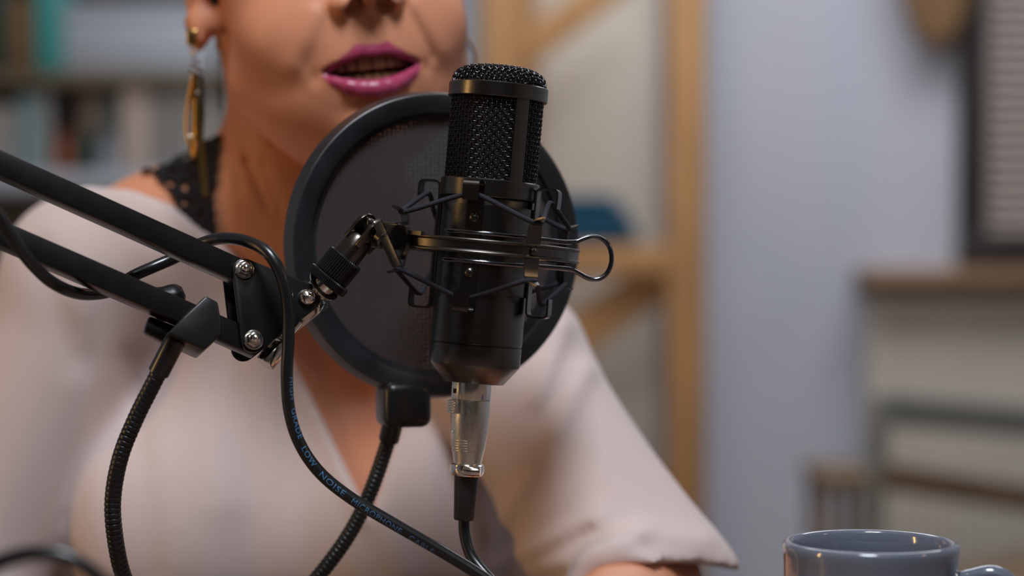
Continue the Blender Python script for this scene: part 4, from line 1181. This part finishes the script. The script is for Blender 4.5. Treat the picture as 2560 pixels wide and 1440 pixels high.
# small wooden stool beside it
ST = 3.75
st = thing('stool', 'small brown wooden stool against the wall left of the chair', 'stool', (pxw(2120, ST), ST, 0))
zt = pz_(1188, ST)
x0, x1 = pxw(2055, ST), pxw(2190, ST)
MB().box(((x0+x1)/2, ST+0.12, zt-0.014), X3, ((x1-x0)/2, 0.12, 0.014), 0.004).build('seat', M['chair_brown'], st)
for sx in (x0+0.015, x1-0.015):
    for sy in (0.02, 0.22):
        MB().box((sx, ST+sy, (zt-0.028)/2), X3, (0.010, 0.010, (zt-0.028)/2), 0.002).build('leg', M['chair_brown'], st)

# shelves with assorted things on the left
LD = 3.9
un = thing('wall_shelf', 'dark wooden storage shelf behind the shoulder on the left', 'shelf', (pxw(230, LD), LD, 0))
def zv(v): return pz_(v, LD)
xa, xb = pxw(-260, LD), pxw(620, LD)
for v0, v1 in ((178, 212), (-260, -230)):
    MB().box(((xa+xb)/2, LD+0.16, (zv(v0)+zv(v1))/2), X3, ((xb-xa)/2, 0.16, (zv(v0)-zv(v1))/2), 0.002).build('shelf_board', M['shelf_brown'], un)
for x in (xa-0.012, xb+0.012):
    MB().box((x, LD+0.16, 0.85), X3, (0.012, 0.16, 0.85), 0.002).build('side_panel', M['shelf_brown'], un)
MB().box(((xa+xb)/2, LD+0.325, 0.85), X3, ((xb-xa)/2, 0.005, 0.85), 0.001).build('back_panel', M['grey_box'], un)
MB().box(((xa+xb)/2, LD+0.06, zv(436)-0.018), X3, ((xb-xa)/2+0.02, 0.26, 0.018), 0.003).build('counter_top', M['cool_white'], un)
ZS, ZC = zv(178), zv(436)
def crate(u0, u1, vt, zb, m, name, label, cat, dy=0.02, dep=0.2, lid=None, group='things on the left shelf'):
    x0, x1 = pxw(u0, LD), pxw(u1, LD); zt = zv(vt)
    t = thing(name, label, cat, ((x0+x1)/2, LD+dy+dep/2, zb), group)
    hl = (zt-zb)*0.18 if lid else 0
    MB().box(((x0+x1)/2, LD+dy+dep/2, (zb+zt-hl)/2), X3, ((x1-x0)/2, dep/2, (zt-hl-zb)/2), 0.003).build('box_body', M[m], t)
    if lid: MB().box(((x0+x1)/2, LD+dy+dep/2, zt-hl/2), X3, ((x1-x0)/2+0.003, dep/2+0.003, hl/2), 0.002).build('lid', M[lid], t)
    return t
def jar(u, hwid, vt, zb, m, name, label, cat, dy=0.05, cap_m=None, group='things on the left shelf'):
    x = pxw(u, LD); r = hwid*LD/FPX; zt = zv(vt); h = zt-zb
    t = thing(name, label, cat, (x, LD+dy+r, zb), group)
    MB().lathe((x, LD+dy+r, zb), (0, 0, 1), [(0, 0), (r*0.9, 0), (r, h*0.06), (r, h*0.68), (r*0.8, h*0.80), (r*0.62, h*0.84), (0, h*0.84)], 32).build('jar_body', M[m], t, 40)
    MB().lathe((x, LD+dy+r, zb+h*0.84), (0, 0, 1), [(0, 0), (r*0.7, 0), (r*0.7, h*0.14), (r*0.6, h*0.16), (0, h*0.16)], 32).build('lid', M[cap_m or m], t, 40)
    return t
crate(160, 600, 8, ZS, 'cool_white', 'storage_box', 'large pale grey storage box on the upper shelf beside the ear', 'box', lid='cool_white')
crate(84, 160, -70, ZS-0.0, 'teal', 'storage_box', 'teal plastic box next to the large pale box', 'box')
crate(22, 70, -10, ZS, 'brown', 'book', 'brown upright book left of the teal box', 'book')
crate(-60, 16, -60, ZS, 'dark_green', 'storage_box', 'dark green box in the top left corner', 'box')
crate(-120, 38, 262, ZC, 'grey_box', 'storage_box', 'beige grey box on the counter at the left edge', 'box')
crate(45, 92, 235, ZC, 'grey_teal', 'book', 'grey green upright book on the counter beside the beige grey box', 'book')
crate(95, 118, 225, ZC, 'grey_box', 'book', 'thin grey upright book on the counter', 'book')
crate(168, 222, 215, ZC, 'cream', 'book', 'pinkish cream book standing behind the rust jar', 'book', dy=0.12)
jar(146, 26, 325, ZC, 'rust', 'jar', 'rust brown jar on the counter', 'jar')
crate(176, 226, 330, ZC, 'dark_green', 'book', 'dark block standing in for the shaded gap between the rust and the pale jar', 'book', dy=0.04, dep=0.1)  # not a book: dark box added as the shade of the gap
crate(232, 288, 218, ZC, 'grey_teal', 'book', 'teal grey book standing behind the pale jar', 'book', dy=0.12)
jar(262, 32, 335, ZC, 'cool_white', 'jar', 'pale grey jar on the counter', 'jar')
crate(300, 368, 214, ZC, 'cream', 'book', 'wide cream book on the counter nearest the shoulder strap', 'book')
crate(372, 400, 226, ZC, 'grey_box', 'book', 'slim grey book right of the wide cream book', 'book')
crate(404, 600, 220, ZC, 'grey_box', 'storage_box', 'grey box on the counter behind the earring', 'box')
